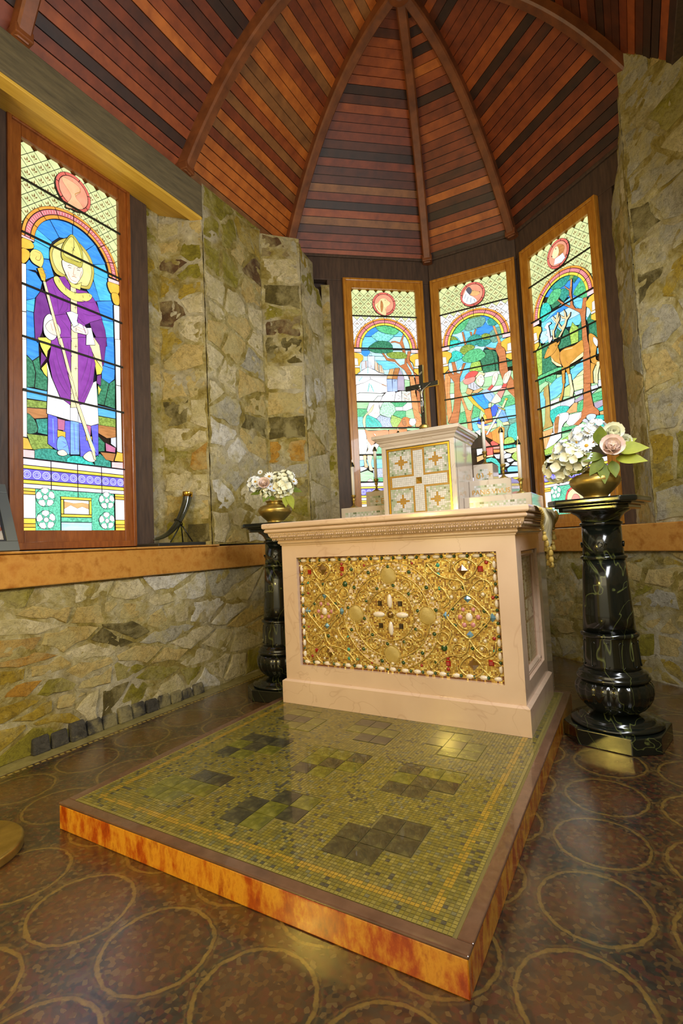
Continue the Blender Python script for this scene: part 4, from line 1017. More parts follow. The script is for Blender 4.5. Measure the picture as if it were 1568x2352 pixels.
S_L='''drk 3 261,1572 273,1584 287,1583
drk 3 317,1583 329,1594 342,1591
drk 4 265,1565 283,1571
drk 4 319,1575 338,1580
brn 3 304,1585 295,1543 300,1535 311,1540
brn 4 286,1519 299,1526 316,1525
brn 3 262,1540 279,1499 317,1500
brn 3 349,1580 336,1530
drk 3 257,1630 306,1629 353,1633
drk 3 288,1702 307,1686
drk 3 307,1714 288,1674
drk 3 299,1776 302,1709 287,1639
pur2 6 171,1409 194,1353 204,1261
pur2 6 230,1398 229,1331 205,1267
pur2 6 254,1390 259,1319 228,1270
pur2 6 340,1382 391,1358 458,1377
pur2 6 352,1317 404,1324 478,1359
pur2 6 347,1397 405,1408 445,1430
pur2 5 103,1298 113,1232 101,1141
pur2 5 125,1325 141,1273
pur2 6 216,1230 263,1186 280,1119
pur2 6 338,1275 369,1199
pur2 6 179,1069 201,958 247,852 276,799
pur2 6 208,1079 225,989 277,883
pur2 6 167,983 200,863 275,763
pur2 6 413,1088 384,924 331,788
pur2 6 394,1139 373,1014 333,892
pur2 6 425,1010 396,896 343,784
pur2 5 250,1104 279,1029
gry 5 176,822 180,672
gry 5 227,741 226,658
gry 5 381,775 386,658
gry 5 429,885 435,674
blr 5 286,628 289,468
blr 5 310,632 311,465
bll 5 163,634 167,497
bll 5 366,612 422,480
blr 4 213,515 242,496 218,476
blr 4 339,517 377,504 402,471
drk 3 304,1442 304,1417
drk 3 296,1426 314,1433
drk 3 207,1466 210,1449
drk 3 246,1435 249,1418
drk 3 353,1431 357,1417
drk 3 398,1456 402,1441
drk 3 307,1350 307,1325
drk 3 298,1334 317,1341
drk 3 307,1214 307,1190
drk 3 305,1110 304,1085
drk 3 296,1095 314,1101
drk 3 303,975 302,951
drk 3 294,961 313,966
drk 3 300,817 300,793
brn 4 72,1570 105,1569 99,1531 77,1526 83,1546
brn 3 99,1478 132,1481
brn 3 101,1461 135,1465
brn 3 107,1440 138,1442
brn 3 157,1185 168,1147
brn 3 175,1197 189,1154
brn 3 313,1222 369,1217
brn 3 309,1209 350,1198
brn 4 294,2124 303,2124
brn 5 321,2036 315,2051 344,2081 348,2109'''
S_W1='''drk 6 317,2096 327,2093
drk 8 365,2082 370,2078
brn 4 257,2069 245,2028 273,1988
brn 4 316,2030 321,1990
brn 4 235,2038 258,1998
drk 7 488,962 498,958
drk 8 546,963 554,961
brn 5 441,983 459,948 442,913
brn 4 67,1512 66,1442
brn 8 107,1515 106,1448
brn 8 216,1494 215,1429
brn 6 250,1464 252,1415
brn 5 155,1473 154,1453
brn 9 246,1295 290,1278
tel3 12 131,1304 112,1225
tel3 12 141,1294 167,1225
tel3 9 124,1453 121,1393
tel3 9 65,1363 33,1323
gry 8 212,1404 230,1382
brn 4 335,1446 321,1385
brn 4 355,1448 340,1366
brn 4 406,1457 380,1356
drk 6 367,1338 367,1321
drk 6 380,1340 380,1324
brn 4 161,1023 177,1033
brn 4 181,1023 201,1023
drk 4 341,1196 346,1186
drk 4 392,1196 421,1177
drk 4 390,1157 415,1167
brn 5 453,1207 482,1182
brn 5 483,1197 515,1217
brn 5 446,1172 491,1152
tel 6 100,984 138,950
tel 6 120,984 157,930
tel 6 158,964 196,915
tel 6 93,940 125,905
brn 5 540,1197 579,1172
brn 5 537,1072 586,1027
brn 5 548,997 611,937
whi 8 151,836 163,819
tan 6 82,791 95,726 75,660'''
S_W2='''drk 7 338,1286 345,1281
brn 4 358,1267 364,1258 357,1254
red 5 346,1234 354,1235
brn 4 311,1276 319,1244
drk 4 244,1248 247,1206
drk 4 274,1242 271,1191
drk 4 293,1218 300,1186
brn 4 458,1268 462,1226
brn 4 548,1260 535,1212
brn 4 568,1286 556,1248
brn 4 585,1288 575,1250
sal 6 205,1271 266,1280
blu3 6 286,1117 342,1056
blu3 6 346,1126 371,1051
blu 5 405,1126 432,1091 415,1059
blu 5 453,977 478,917
blu 5 491,970 527,875
brn 5 236,1115 245,1103
brn 5 259,1086 268,1074
brn 5 300,1027 311,1036
brn 5 328,997 338,1006
ora 6 371,980 373,934
red 5 350,882 409,888
brn 5 373,762 395,714
brn 5 438,792 441,682
sal 4 360,633 360,583
sal 4 375,636 374,581
sal 4 390,637 388,582
brn 6 40,1350 12,987
brn 6 114,1283 105,972
brn 6 529,1405 544,1271
drk 6 315,2092 323,2086
drk 9 375,2065 381,2062
drk 4 257,2073 239,2035
drk 4 275,2046 257,1999
drk 4 300,2029 292,1984
drk 4 324,2012 332,1984
brn 5 194,932 209,853'''
S_W3='''drk 7 150,1363 167,1351
drk 8 96,1305 109,1295
brn 5 166,1333 126,1304
brn 6 281,1284 265,1243 282,1175
brn 6 324,1193 338,1165
brn 5 243,1380 229,1361
brn 6 543,1291 557,1223 540,1142
brn 5 510,1376 499,1201
brn 5 479,1164 473,987
brn 5 505,1155 494,980
cre 6 315,1281 392,1269
brn 5 492,1474 490,1393
brn 6 481,987 475,811
brn 6 441,776 403,714
brn 5 97,1039 83,824
drk 6 214,795 226,785
brn 5 179,742 161,680
brn 5 62,673 46,569
brn 5 86,658 79,592
tel 6 137,810 175,828
tel 6 189,844 198,818
tel 6 225,848 227,815
tel 6 259,839 250,809
tel 5 545,679 546,639
tel 5 579,679 580,631
tel 5 608,676 609,628
drk 9 303,2110 309,2100
drk 9 259,2074 265,2060
brn 5 338,2105 357,2056'''

window('window_1', Vector((-2.39, -0.758, 0)), 90, G_L, G_L_med, S_L, 'stained glass window of a bishop in a purple robe', True, M['frame2'], bishop=True)
window('window_2', O1, 40, G_W1, G_W1_med, S_W1, 'stained glass window with a castle and a standing hound', False, M['frame'])
window('window_3', O2, 3, G_W2, G_W2_med, S_W2, 'stained glass window of a kneeling huntsman with a red cap', False, M['frame'])
window('window_4', O3, -37, G_W3, G_W3_med, S_W3, 'stained glass window of a stag behind a tree', True, M['frame'], emblem=True)

# ------------------------------------------------------------------ outer shell behind timber and ledges (keeps the apse closed)
for (O, d, sl, sr) in ((O1, d1, -0.75, 0.90), (O2, d2, -0.20, 0.83), (O3, d3, -0.30, 1.4)):
    timber(W_B, 'outer_wall', O, d, sl, sr, 0.0, ZE + 0.25, th=0.10, mat='darkwood', h=-0.085)
prism_obj('outer_wall', [(-2.72, -3.4), (-2.58, -3.4), (-2.58, 1.9), (-2.72, 1.9)], 0.0, ZE + 0.3, M['darkwood'], W_L)
prism_obj('pier_core', [(-2.57, 0.20), (-2.40, 0.20), (-2.12, 0.345), (-2.11, 0.99), (-1.90, 1.20), (-1.95, 1.58), (-2.40, 1.58), (-2.57, 1.2)], ZL1 + 0.001, 3.42 + T, M['mortar'], W_L)
prism_obj('pier_core', [(0.50, 1.74), (0.60, 1.40), (0.92, 1.14), (1.15, 1.3), (1.0, 1.7)], ZL1 + 0.001, 3.7 + T, M['mortar'], W_R)
prism_obj('outer_wall', [(0.80, -3.4), (1.3, -3.4), (1.3, 1.6), (0.80, 1.6)], ZE + 0.0, ZE + 0.5, M['darkwood'], W_R)
prism_obj('outer_wall', [(0.95, -3.4), (1.1, -3.4), (1.1, 1.4), (0.95, 1.4)], 0.0, ZE + 0.3, M['mortar'], W_R)

# ------------------------------------------------------------------ materials of the furnishings
M['marble'] = veined('cream_marble', (204, 174, 150), (220, 192, 168), (176, 138, 114), 2.5, 2.2, 0.010, 0.16, 0.5, 0.35)
M['marbleg'] = veined('pale_marble', (178, 166, 152), (196, 184, 170), (150, 132, 116), 3, 3, 0.012, 0.10, 0.7, 0.5)
M['greenmarble'] = veined('dark_green_marble', (12, 15, 14), (22, 27, 24), (112, 122, 70), 3, 2.3, 0.006, 0.14, 0.4, 0.6)
M['orange'] = mottled('orange_marble', [(108, 26, 4), (172, 74, 8), (214, 150, 40), (150, 50, 8)], 13, 0.2, detail=9, coat=0.5, stretch=(1, 1, 0.45), rgh=0.7)
M['edge'] = mottled('platform_edge_slab', [(82, 56, 42), (108, 78, 60)], 12, 0.16, coat=0.5)
M['grout'] = plain('grout', (112, 100, 52), 0.5)
TES = [mottled('tessera_' + n, [c, tuple(int(x * 1.22) for x in c)], 40, 0.3, coat=0.7) for n, c in (('olive', (106, 96, 34)), ('moss', (94, 88, 38)), ('straw', (118, 108, 50)), ('smoke', (58, 58, 46)), ('slate', (88, 88, 60)), ('ochre', (138, 112, 34)))]
M['tile_dark'] = mottled('tile_dark_marble', [(30, 32, 26), (56, 54, 38), (92, 88, 50)], 16, 0.2, detail=8, coat=0.5, dist=0.8)
M['tile_lime'] = mottled('tile_lime_marble', [(62, 64, 22), (96, 94, 28), (130, 124, 52)], 16, 0.2, detail=8, coat=0.5, dist=0.8)
M['gold'] = mottled('gold_leaf', [(150, 108, 26), (206, 164, 62)], 30, 0.28, metal=0.9, bmp=0.2)
M['goldb'] = plain('polished_gold', (216, 176, 72), 0.18, 1.0)
M['brass'] = mottled('aged_brass', [(146, 122, 56), (188, 160, 84)], 12, 0.34, metal=0.8)
M['pearl'] = plain('pearl', (222, 206, 180), 0.18, 0.0, 0.8)
M['bronze'] = plain('dark_bronze', (44, 44, 40), 0.3, 0.6)
M['silverfig'] = plain('silvered_metal', (150, 150, 146), 0.25, 1.0)
M['wax'] = plain('candle_wax', (226, 222, 212), 0.4)

# ------------------------------------------------------------------ platform
PX0, PX1, PY0, PY1 = -1.336, 0.074, -1.180, 0.719
plat = tag(empty('altar_platform', ((PX0 + PX1) / 2, (PY0 + PY1) / 2, 0)), 'low mosaic platform with orange marble sides under the altar', 'platform')
def wp(o, root):                      # geometry given in world coordinates under an unrotated root
    o.matrix_parent_inverse = Matrix.Translation(-Vector(root.location)); return o
bw = 0.034
core = wp(MB().box(PX0 + bw, PX1 - bw, PY0 + bw, PY1 - bw, 0, T - 0.002).build('grout_bed', M['grout'], plat), plat)
for nm, b in (('side_slab', (PX0, PX1, PY0, PY0 + .02)), ('side_slab', (PX0, PX1, PY1 - .02, PY1)), ('side_slab', (PX0, PX0 + .02, PY0 + .02, PY1 - .02)), ('side_slab', (PX1 - .02, PX1, PY0 + .02, PY1 - .02))):
    bevel(wp(MB().box(*b, 0, T - 0.008).build(nm, M['orange'], plat), plat), 0.003)
for b in ((PX0 - .002, PX1 + .002, PY0 - .002, PY0 + bw), (PX0 - .002, PX1 + .002, PY1 - bw, PY1 + .002), (PX0 - .002, PX0 + bw, PY0 + bw, PY1 - bw), (PX1 - bw, PX1 + .002, PY0 + bw, PY1 - bw)):
    bevel(wp(MB().box(*b, T - 0.008, T).build('edge_slab', M['edge'], plat), plat), 0.003)
rt = random.Random(8); tm = MB(); ps = 0.0118
clusters = [(cx, cy) for cx in (-1.02, -0.64, -0.265) for cy in (-0.90, -0.535, -0.185)]
TS = 0.078
SHAPES = [[(-1, 0), (0, 0), (1, 0), (0, 1), (0, -1), (1, 1), (-1, -1)], [(-1, -1), (0, 0), (1, 0), (0, 1), (0, -1), (-1, 0), (1, 1), (-1, 1)], [(-1, 1), (0, 0), (1, 0), (0, 1), (0, -1), (1, -1), (-1, 0)]]
tiles = []
for ci, (cx, cy) in enumerate(clusters):
    for (i, j) in SHAPES[ci % 3]: tiles.append((cx + i * TS, cy + j * TS))
nx = int((PX1 - PX0 - 2 * bw) / ps); ny = int((PY1 - PY0 - 2 * bw) / ps)
for i in range(nx):
    for j in range(ny):
        x = PX0 + bw + (i + .5) * ps; y = PY0 + bw + (j + .5) * ps
        if -1.268 < x < -0.004 and 0.008 < y < 0.622: continue
        if any(abs(x - a) < TS / 2 + .002 and abs(y - c) < TS / 2 + .002 for a, c in tiles): continue
        e = min(i, j, nx - 1 - i)
        if e == 0: k = 2
        elif e in (4, 5): k = 5 if rt.random() < .8 else 0
        else:
            zone = sin(x * 9.1 + 1) * cos(y * 7.3) + sin(x * 23 + y * 19) * .5
            k = rt.choices(range(5), [7, 6, 3, .8 + max(0, zone) * 2.2, 1.6])[0]
        h = ps / 2 - 0.0007
        tm.add([(x - h, y - h, T - .0004), (x + h, y - h, T - .0004), (x + h, y + h, T - .0004), (x - h, y + h, T - .0004)], [(0, 1, 2, 3)], k)
tag(wp(tm.build('small_tesserae', TES, plat), plat), kind='stuff')
tme = None
for (x, y) in tiles:
    b = MB().box(-TS / 2 + .0012, TS / 2 - .0012, -TS / 2 + .0012, TS / 2 - .0012, -0.004, 0.0004)
    o = b.build('marble_tile', M['tile_dark'] if rt.random() < 0.48 else M['tile_lime'], plat); o.location = Vector((x, y, T)) - Vector(plat.location)

# ------------------------------------------------------------------ altar
AX0, AX1, AD, INS = -1.272, 0.0, 0.631, 0.0173
altar = tag(empty('altar', (-0.636, 0.3155, T)), 'cream marble altar with a jewelled gold mosaic front', 'altar')
Z = lambda z: z + T
o = wp(MB().box(AX0, AX1, 0, AD, T, Z(.114)).add([(AX0, 0, Z(.114)), (AX1, 0, Z(.114)), (AX1, AD, Z(.114)), (AX0, AD, Z(.114)), (AX0 + .012, .012, Z(.122)), (AX1 - .012, .012, Z(.122)), (AX1 - .012, AD - .012, Z(.122)), (AX0 + .012, AD - .012, Z(.122))], [(4, 5, 6, 7), (0, 1, 5, 4), (1, 2, 6, 5), (2, 3, 7, 6), (3, 0, 4, 7)]).build('plinth', M['marble'], altar), altar)
bx0, bx1, by0, by1 = AX0 + INS, AX1 - INS, INS, AD - INS
px0, px1, pz0, pz1 = -1.1605, -0.1010, 0.1995, 0.7700
bd = MB(); z0, z1 = Z(.122), Z(.85)
bd.box(bx0, bx1 - .03, by0 + .025, by1, z0, z1)
bd.box(bx0, px0, by0, by0 + .03, z0, z1).box(px1, bx1, by0, by0 + .03, z0, z1).box(px0, px1, by0, by0 + .03, z0, Z(pz0)).box(px0, px1, by0, by0 + .03, Z(pz1), z1)
sy0, sy1, sz0, sz1 = 0.12, 0.53, 0.20, 0.765
bd.box(bx1 - .035, bx1, by0 + .03, sy0, z0, z1).box(bx1 - .035, bx1, sy1, by1, z0, z1).box(bx1 - .035, bx1, sy0, sy1, z0, Z(sz0)).box(bx1 - .035, bx1, sy0, sy1, Z(sz1), z1)
wp(bd.build('body', M['marble'], altar), altar)
# bevelled moulding strips round the side panel
for (a, c, e, f) in ((sy0, sy0 + .03, sz0, sz1), (sy1 - .03, sy1, sz0, sz1), (sy0, sy1, sz0, sz0 + .03), (sy0, sy1, sz1 - .03, sz1)):
    bevel(wp(MB().box(bx1 - .034, bx1 - .012, a, c, Z(e), Z(f)).build('panel_moulding', M['marble'], altar), altar), 0.008, 1)
def rect_sweep(prof):                     # (overhang, z) rings round the body
    V = []; F = []
    for o_, z in prof: V += [(bx0 - o_, by0 - o_, Z(z)), (bx1 + o_, by0 - o_, Z(z)), (bx1 + o_, by1 + o_, Z(z)), (bx0 - o_, by1 + o_, Z(z))]
    for k in range(len(prof) - 1):
        for i in range(4): F.append((k * 4 + i, k * 4 + (i + 1) % 4, k * 4 + 4 + (i + 1) % 4, k * 4 + 4 + i))
    F += [(3, 2, 1, 0), tuple(range(len(V) - 4, len(V)))]; return V, F
V, F = rect_sweep([(0, .838), (.006, .839), (.006, .846), (.012, .847), (.016, .853), (.016, .858), (.012, .862), (.018, .866), (.03, .872), (.042, .882), (.050, .894), (.053, .908), (.058, .909), (.066, .913), (.068, .920), (.064, .927), (.060, .931)])
bevel(wp(obj('cornice', V, F, M['marble'], altar), altar), 0.0015)
V, F = rect_sweep([(.058, .931), (.070, .931), (.0745, .935), (.076, .940), (.076, .954), (.0735, .959), (.068, .961)])
wp(obj('table_top', V, F, M['marble'], altar), altar)
# carved frieze: leaf and scroll relief on the cyma
fz = MB(); n_ = 46
for side in range(2):
    L = (bx1 - bx0 + .08) if side == 0 else (by1 - by0 + .08); m = int(L / 0.029)
    for k in range(m):
        s = (k + .5) * L / m - .04
        for dz, o_, w_, h_, sk in ((.872, .031, .0085, .006, .5), (.887, .046, .0075, .007, -.5), (.900, .0515, .010, .004, 0)):
            for q in (-1, 1):
                c = s + q * .006 + sk * .006 * (1 if k % 2 else -1)
                p = (bx0 + c, by0 - o_ - .001, Z(dz)) if side == 0 else (bx1 + o_ + .001, by0 + c, Z(dz))
                fz.ellip(p, (w_ * .6, .004, h_ * .8) if side == 0 else (.004, w_ * .6, h_ * .8), 6, 4)
wp(fz.build('carved_frieze', M['marble'], altar, smooth=True), altar)
# side mosaic
sm = MB(); ps2 = 0.0135; rs_ = random.Random(5)
for i in range(int((sy1 - sy0 - .06) / ps2)):
    for j in range(int((sz1 - sz0 - .06) / ps2)):
        y = sy0 + .03 + (i + .5) * ps2; z = Z(sz0 + .03 + (j + .5) * ps2); h = ps2 / 2 - .0007; cy = (sy0 + sy1) / 2; cz = Z((sz0 + sz1) / 2)
        k = 0
        if abs(y - cy) < .035 or abs(z - cz) < .05: k = 1
        if abs(abs(y - cy) - .04) < .007 or abs(abs(z - cz) - .055) < .007: k = 2
        if rs_.random() < .1: k = (k + 1) % 3
        x = bx1 - .0292; sm.add([(x, y - h, z - h), (x, y + h, z - h), (x, y + h, z + h), (x, y - h, z + h)], [(0, 1, 2, 3)], k)
SIDE = [mottled('side_tessera_a', [(150, 132, 74), (176, 158, 96)], 50, 0.2), mottled('side_tessera_b', [(186, 172, 130), (206, 194, 150)], 50, 0.2), mottled('side_tessera_c', [(120, 88, 36), (146, 112, 50)], 50, 0.2)]
tag(wp(sm.build('side_mosaic', SIDE, altar), altar), kind='stuff')

# jewelled front panel: gold tesserae, filigree and stones
fp_y = by0 + .024
front = wp(MB().box(px0, px1, fp_y, fp_y + .004, Z(pz0), Z(pz1)).build('front_panel', plain('panel_grout', (178, 150, 92), 0.6), altar), altar)
def fp(o): return o                      # front_panel has identity transform relative to world
PCX, PCZ = -0.631, 0.478
GT = [mottled('gold_tessera_%d' % i, [c, tuple(min(255, int(x * 1.3)) for x in c)], 60, r, metal=mt) for i, (c, r, mt) in enumerate([((156, 122, 48), .35, .3), ((184, 152, 74), .32, .35), ((122, 84, 30), .4, .2), ((210, 184, 112), .3, .35), ((96, 44, 22), .4, .0), ((206, 178, 150), .3, .0)])]
gm = MB(); g_ = 0.0078; rg = random.Random(3)
for i in range(int((px1 - px0) / g_)):
    for j in range(int((pz1 - pz0) / g_)):
        x = px0 + (i + .5) * g_; z = Z(pz0 + (j + .5) * g_); h = g_ / 2 - .0006; dy = rg.uniform(-.0004, .0004)
        e = min(i, j, int((px1 - px0) / g_) - 1 - i, int((pz1 - pz0) / g_) - 1 - j)
        rr_ = sqrt((x - PCX) ** 2 + (z - Z(PCZ)) ** 2)
        k = 5 if ((.212 < rr_ < .258 or .128 < rr_ < .163) and rg.random() < .42) else 4 if (e == 0 and rg.random() < .6) else rg.choices(range(5), [5, 5, 3, 3, .25])[0]
        gm.add([(x - h, fp_y - .001 + dy, z - h), (x + h, fp_y - .001 - dy, z - h), (x + h, fp_y - .001 - dy, z + h), (x - h, fp_y - .001 + dy, z + h)], [(0, 1, 2, 3)], k)
tag(gm.build('gold_tesserae', GT, front), kind='stuff')
M['fil'] = mottled('filigree_gold', [(190, 156, 74), (234, 212, 140)], 60, 0.26, metal=0.85, bmp=0.3, bscale=300)
def fil(pts, r=.0042, closed=False):
    p = [(x, fp_y - .003, Z(z)) for x, z in cat_rom(pts, 5, closed)]
    if closed: p.append(p[0])
    MB().tube(p, r, 6).build('filigree', M['fil'], front, smooth=True)
def circ(cx, cz, r, n=16): return [(cx + r * cos(2 * pi * i / n), cz + r * sin(2 * pi * i / n)) for i in range(n)]
def spiral(cx, cz, r, turns=2.2, a0=0, s=1): return [(cx + r * (1 - i / 22) * cos(a0 + s * 2 * pi * turns * i / 20), cz + r * (1 - i / 22) * sin(a0 + s * 2 * pi * turns * i / 20)) for i in range(20)]
for r in (.262, .208, .125): fil(circ(PCX, PCZ, r * .985, 28), .003, True)
for sx_ in (-1, 1):
    rx = PCX + sx_ * .383; rz = PCZ + .004
    fil([(rx - .098, rz), (rx - .06, rz + .05), (rx, rz + .098), (rx + .06, rz + .05), (rx + .098, rz), (rx + .06, rz - .05), (rx, rz - .098), (rx - .06, rz - .05)], .0048, True)
    fil(circ(rx, rz, .058, 14), .003, True)
    for sz_ in (-1, 1):
        Q = lambda x, z: (PCX + sx_ * x, PCZ + sz_ * z)
        fil([Q(.383, .098), Q(.36, .16), Q(.29, .175), Q(.24, .20), Q(.20, .245)], .005)
        fil([Q(.383, .098), Q(.41, .14), Q(.45, .17), Q(.49, .15), Q(.50, .10)], .0045)
        fil([Q(.20, .245), Q(.26, .262), Q(.31, .25), Q(.31, .205)], .004)
        fil([Q(.383, .17), Q(.33, .225), Q(.383, .265), Q(.436, .225)], .005, True)
        fil(circ(*Q(.435, .15), .03, 10), .0035, True); fil(circ(*Q(.33, .15), .028, 10), .0035, True)
        fil(circ(*Q(.212, .222), .022, 10), .0035, True); fil(circ(*Q(.26, .1), .03, 10), .0035, True)
        fil([Q(.436, .225), Q(.47, .255), Q(.505, .24), Q(.51, .20), Q(.48, .185)], .004)
        fil([Q(.268, .04), Q(.30, .07), Q(.285, .11), Q(.26, .14)], .0045)
for k in range(4):
    for q in (-1, 1):
        a = pi / 4 + k * pi / 2 + q * .24; fil(spiral(PCX + .166 * cos(a), PCZ + .166 * sin(a), .036, 2.1, a + pi, q), .0032)
# cabochons and cut stones, each a piece of its own
def cab(kind):
    b = MB()
    if kind == 'square': b.add([(-1, 0, -1), (1, 0, -1), (1, 0, 1), (-1, 0, 1), (-.6, -.7, -.6), (.6, -.7, -.6), (.6, -.7, .6), (-.6, -.7, .6)], [(4, 5, 6, 7), (0, 1, 5, 4), (1, 2, 6, 5), (2, 3, 7, 6), (3, 0, 4, 7)])
    elif kind == 'pyramid': b.add([(-1, 0, 0), (0, 0, -1), (1, 0, 0), (0, 0, 1), (0, -.8, 0)], [(0, 1, 4), (1, 2, 4), (2, 3, 4), (3, 0, 4)])
    else:
        n, m = 14, 4
        for k in range(m + 1):
            a = pi / 2 * k / m
            for i in range(n): b.v.append((cos(a) * cos(2 * pi * i / n), -sin(a) * .8, cos(a) * sin(2 * pi * i / n)))
        for k in range(m):
            for i in range(n): b.f.append((k * n + i, k * n + (i + 1) % n, (k + 1) * n + (i + 1) % n, (k + 1) * n + i)); b.m.append(0)
    return b
def gem_mat(n, c, rough=.08, metal=0.0): return plain('gem_' + n, c, rough, metal, 0.8)
GM = {'pearl': M['pearl'], 'red': gem_mat('red', (150, 22, 16)), 'green': gem_mat('green', (30, 66, 26)), 'teal': gem_mat('teal', (40, 140, 120)), 'pink': gem_mat('pink', (196, 128, 132)), 'blue': gem_mat('blue', (110, 150, 170), .08, .4), 'amber': gem_mat('amber', (128, 92, 34), .1, .5), 'dark': gem_mat('dark', (50, 36, 22)), 'gold': M['goldb'], 'boss': mottled('boss_gold', [(178, 146, 60), (236, 210, 130)], 30, .22, metal=.45, bmp=.5), 'white': gem_mat('white', (226, 212, 196))}
ME = {}
def gem(name, kind, mat, x, z, rx, rz, dep, setting=True):
    key = (kind, mat)
    if key not in ME:
        o = cab(kind).build(name, GM[mat]); me = o.data; bpy.data.objects.remove(o)
        if kind == 'round': me.polygons.foreach_set('use_smooth', [True] * len(me.polygons))
        ME[key] = me
    inst(name, ME[key], front, (x, fp_y - .0015, Z(z)), scale=(rx, dep, rz))
    if setting and kind == 'round': fil(circ(x, z, max(rx, rz) + .0025, 8), .0018, True)
GEMS = 'rs,-1094,690,11.0 ad,-1012,703,28.2 r,-893,729,7.8 rs,-892,704,10.6 r,-896,676,7.8 g,-837,701,8.4 r,-762,720,6.2 p,-1054,722,5.8 p,-963,722,7.2 t,-1106,633,5.9 p,-1054,627,9.1 g,-1011,626,7.2 p,-966,627,8.9 G,-878,627,13.4 r,-1108,578,5.9 p,-1068,589,8.0 p,-933,594,7.8 bd,-1005,566,15.8 W,-1009,485,17.2 k,-1030,523,9.4 k,-984,524,9.3 k,-1047,484,9.4 k,-966,485,9.2 k,-1027,456,9.3 k,-985,458,9.3 g,-1070,522,7.3 g,-939,526,7.1 g,-1073,461,7.3 g,-929,459,7.1 bd,-1114,484,18.3 bd,-905,488,17.6 r,-1113,400,5.8 bd,-998,410,15.7 p,-1032,353,10.0 g,-992,358,8.5 p,-945,356,9.9 t,-874,359,7.0 rs,-1069,279,9.4 r,-1097,248,7.2 ad,-985,277,25.5 p,-1021,242,7.1 p,-951,246,7.0 p,-932,400,8.8 p,-1074,385,9.0 t,-874,297,8.3 p,-872,275,6.9 t,-873,251,8.3 t,-824,251,7.5 r,-743,241,6.7 r,-504,725,5.9 g,-427,716,7.7 t,-376,714,8.9 p,-374,692,6.4 t,-377,671,8.9 p,-300,723,6.3 p,-230,723,6.2 ad,-262,688,24.2 rs,-180,693,11.6 r,-152,722,8.5 t,-374,607,8.2 p,-306,609,7.8 g,-261,611,8.0 p,-217,609,8.6 p,-320,568,9.4 p,-176,581,9.1 r,-133,567,7.5 bd,-247,561,16.9 k,-270,512,8.6 k,-223,513,8.5 g,-318,514,7.5 g,-174,508,7.8 W,-244,479,17.8 k,-285,478,10.3 k,-203,480,10.1 k,-268,443,10.2 k,-228,445,10.1 bd,-351,484,15.6 bd,-141,480,18.0 bd,-244,400,16.5 g,-311,439,7.7 g,-175,444,8.1 g,-237,341,6.9 G,-368,336,14.6 p,-278,337,8.9 p,-196,342,7.8 p,-315,374,9.0 p,-179,377,8.7 r,-139,390,7.7 t,-140,335,7.4 rs,-158,283,11.8 r,-353,291,8.1 rs,-353,266,11.0 r,-355,240,8.4 g,-409,266,9.2 r,-483,247,6.6 ad,-237,270,24.5'

KIND = {'rs': ('red_stone', 'square', 'red'), 'r': ('red_stone', 'round', 'red'), 'g': ('green_stone', 'round', 'green'), 'G': ('green_stone', 'round', 'green'), 'p': ('pearl', 'round', 'pearl'), 't': ('turquoise_stone', 'round', 'teal'), 'k': ('pink_stone', 'round', 'pink'), 'W': ('white_stone', 'round', 'white'), 'bd': ('blue_stone', 'pyramid', 'blue'), 'ad': ('amber_stone', 'pyramid', 'amber')}
for g in GEMS.split():
    k, x, z, r = g.split(','); nm, kd, mt = KIND[k]; r = float(r) / 1000 * 1.12
    if k in ('p',): r *= .85
    gem(nm, kd, mt, int(x) / 1000, int(z) / 1000, r * (.8 if k == 'W' else .92), r, max(.006, r * .55), k in 'pg')
nh, nv = 17, 9; bi = .017
for row in (pz0 + bi, pz1 - bi):
    for i in range(nh):
        x = px0 + .0 + (px1 - px0) * (i + .5) / nh; gem('pearl', 'round', 'white', x, row, .0185, .0105, .011, False)
        gem('green_stone', 'round', 'green', px0 + bi * .7 + (px1 - px0 - bi * 1.4) * i / (nh - .0), row, .0072, .0085, .008, False)
for colx in (px0 + bi, px1 - bi):
    for j in range(nv):
        z = pz0 + .03 + (pz1 - pz0 - .06) * (j + .5) / nv; gem('pearl', 'round', 'white', colx, z, .0095, .0175, .010, False)
        if j: gem('green_stone', 'round', 'green', colx, pz0 + .03 + (pz1 - pz0 - .06) * j / nv, .0075, .0075, .008, False)
for i in range(26):
    a = 2 * pi * (i + .5) / 26
    gem('pearl' if i % 2 else 'green_stone', 'round', 'pearl' if i % 2 else 'green', PCX + .235 * cos(a), PCZ + .232 * sin(a), .0085, .0085, .008, True)
for i in range(20):
    a = 2 * pi * (i + .5) / 20
    gem('pearl' if i % 2 else 'green_stone', 'round', 'pearl' if i % 2 else 'green', PCX + .145 * cos(a), PCZ + .143 * sin(a), .0078, .0078, .007, True)
for a in (0, pi / 2, pi, 3 * pi / 2): gem('gold_boss', 'round', 'boss', PCX + .190 * cos(a), PCZ + .190 * sin(a), .042, .042, .011, True)
for dx, dz, rx, rz in ((0, .066, .013, .034), (0, -.066, .013, .034), (.062, 0, .032, .014), (-.062, 0, .032, .014)): gem('white_stone', 'round', 'white', PCX + dx, PCZ + dz, rx, rz, .012, False)
gem('gold_boss', 'round', 'amber', PCX, PCZ, .017, .017, .012, True)
for dx in (-1, 1):
    for dz in (-1, 1): gem('dark_stone', 'square', 'dark', PCX + dx * .054, PCZ + dz * .054, .0115, .0125, .008)

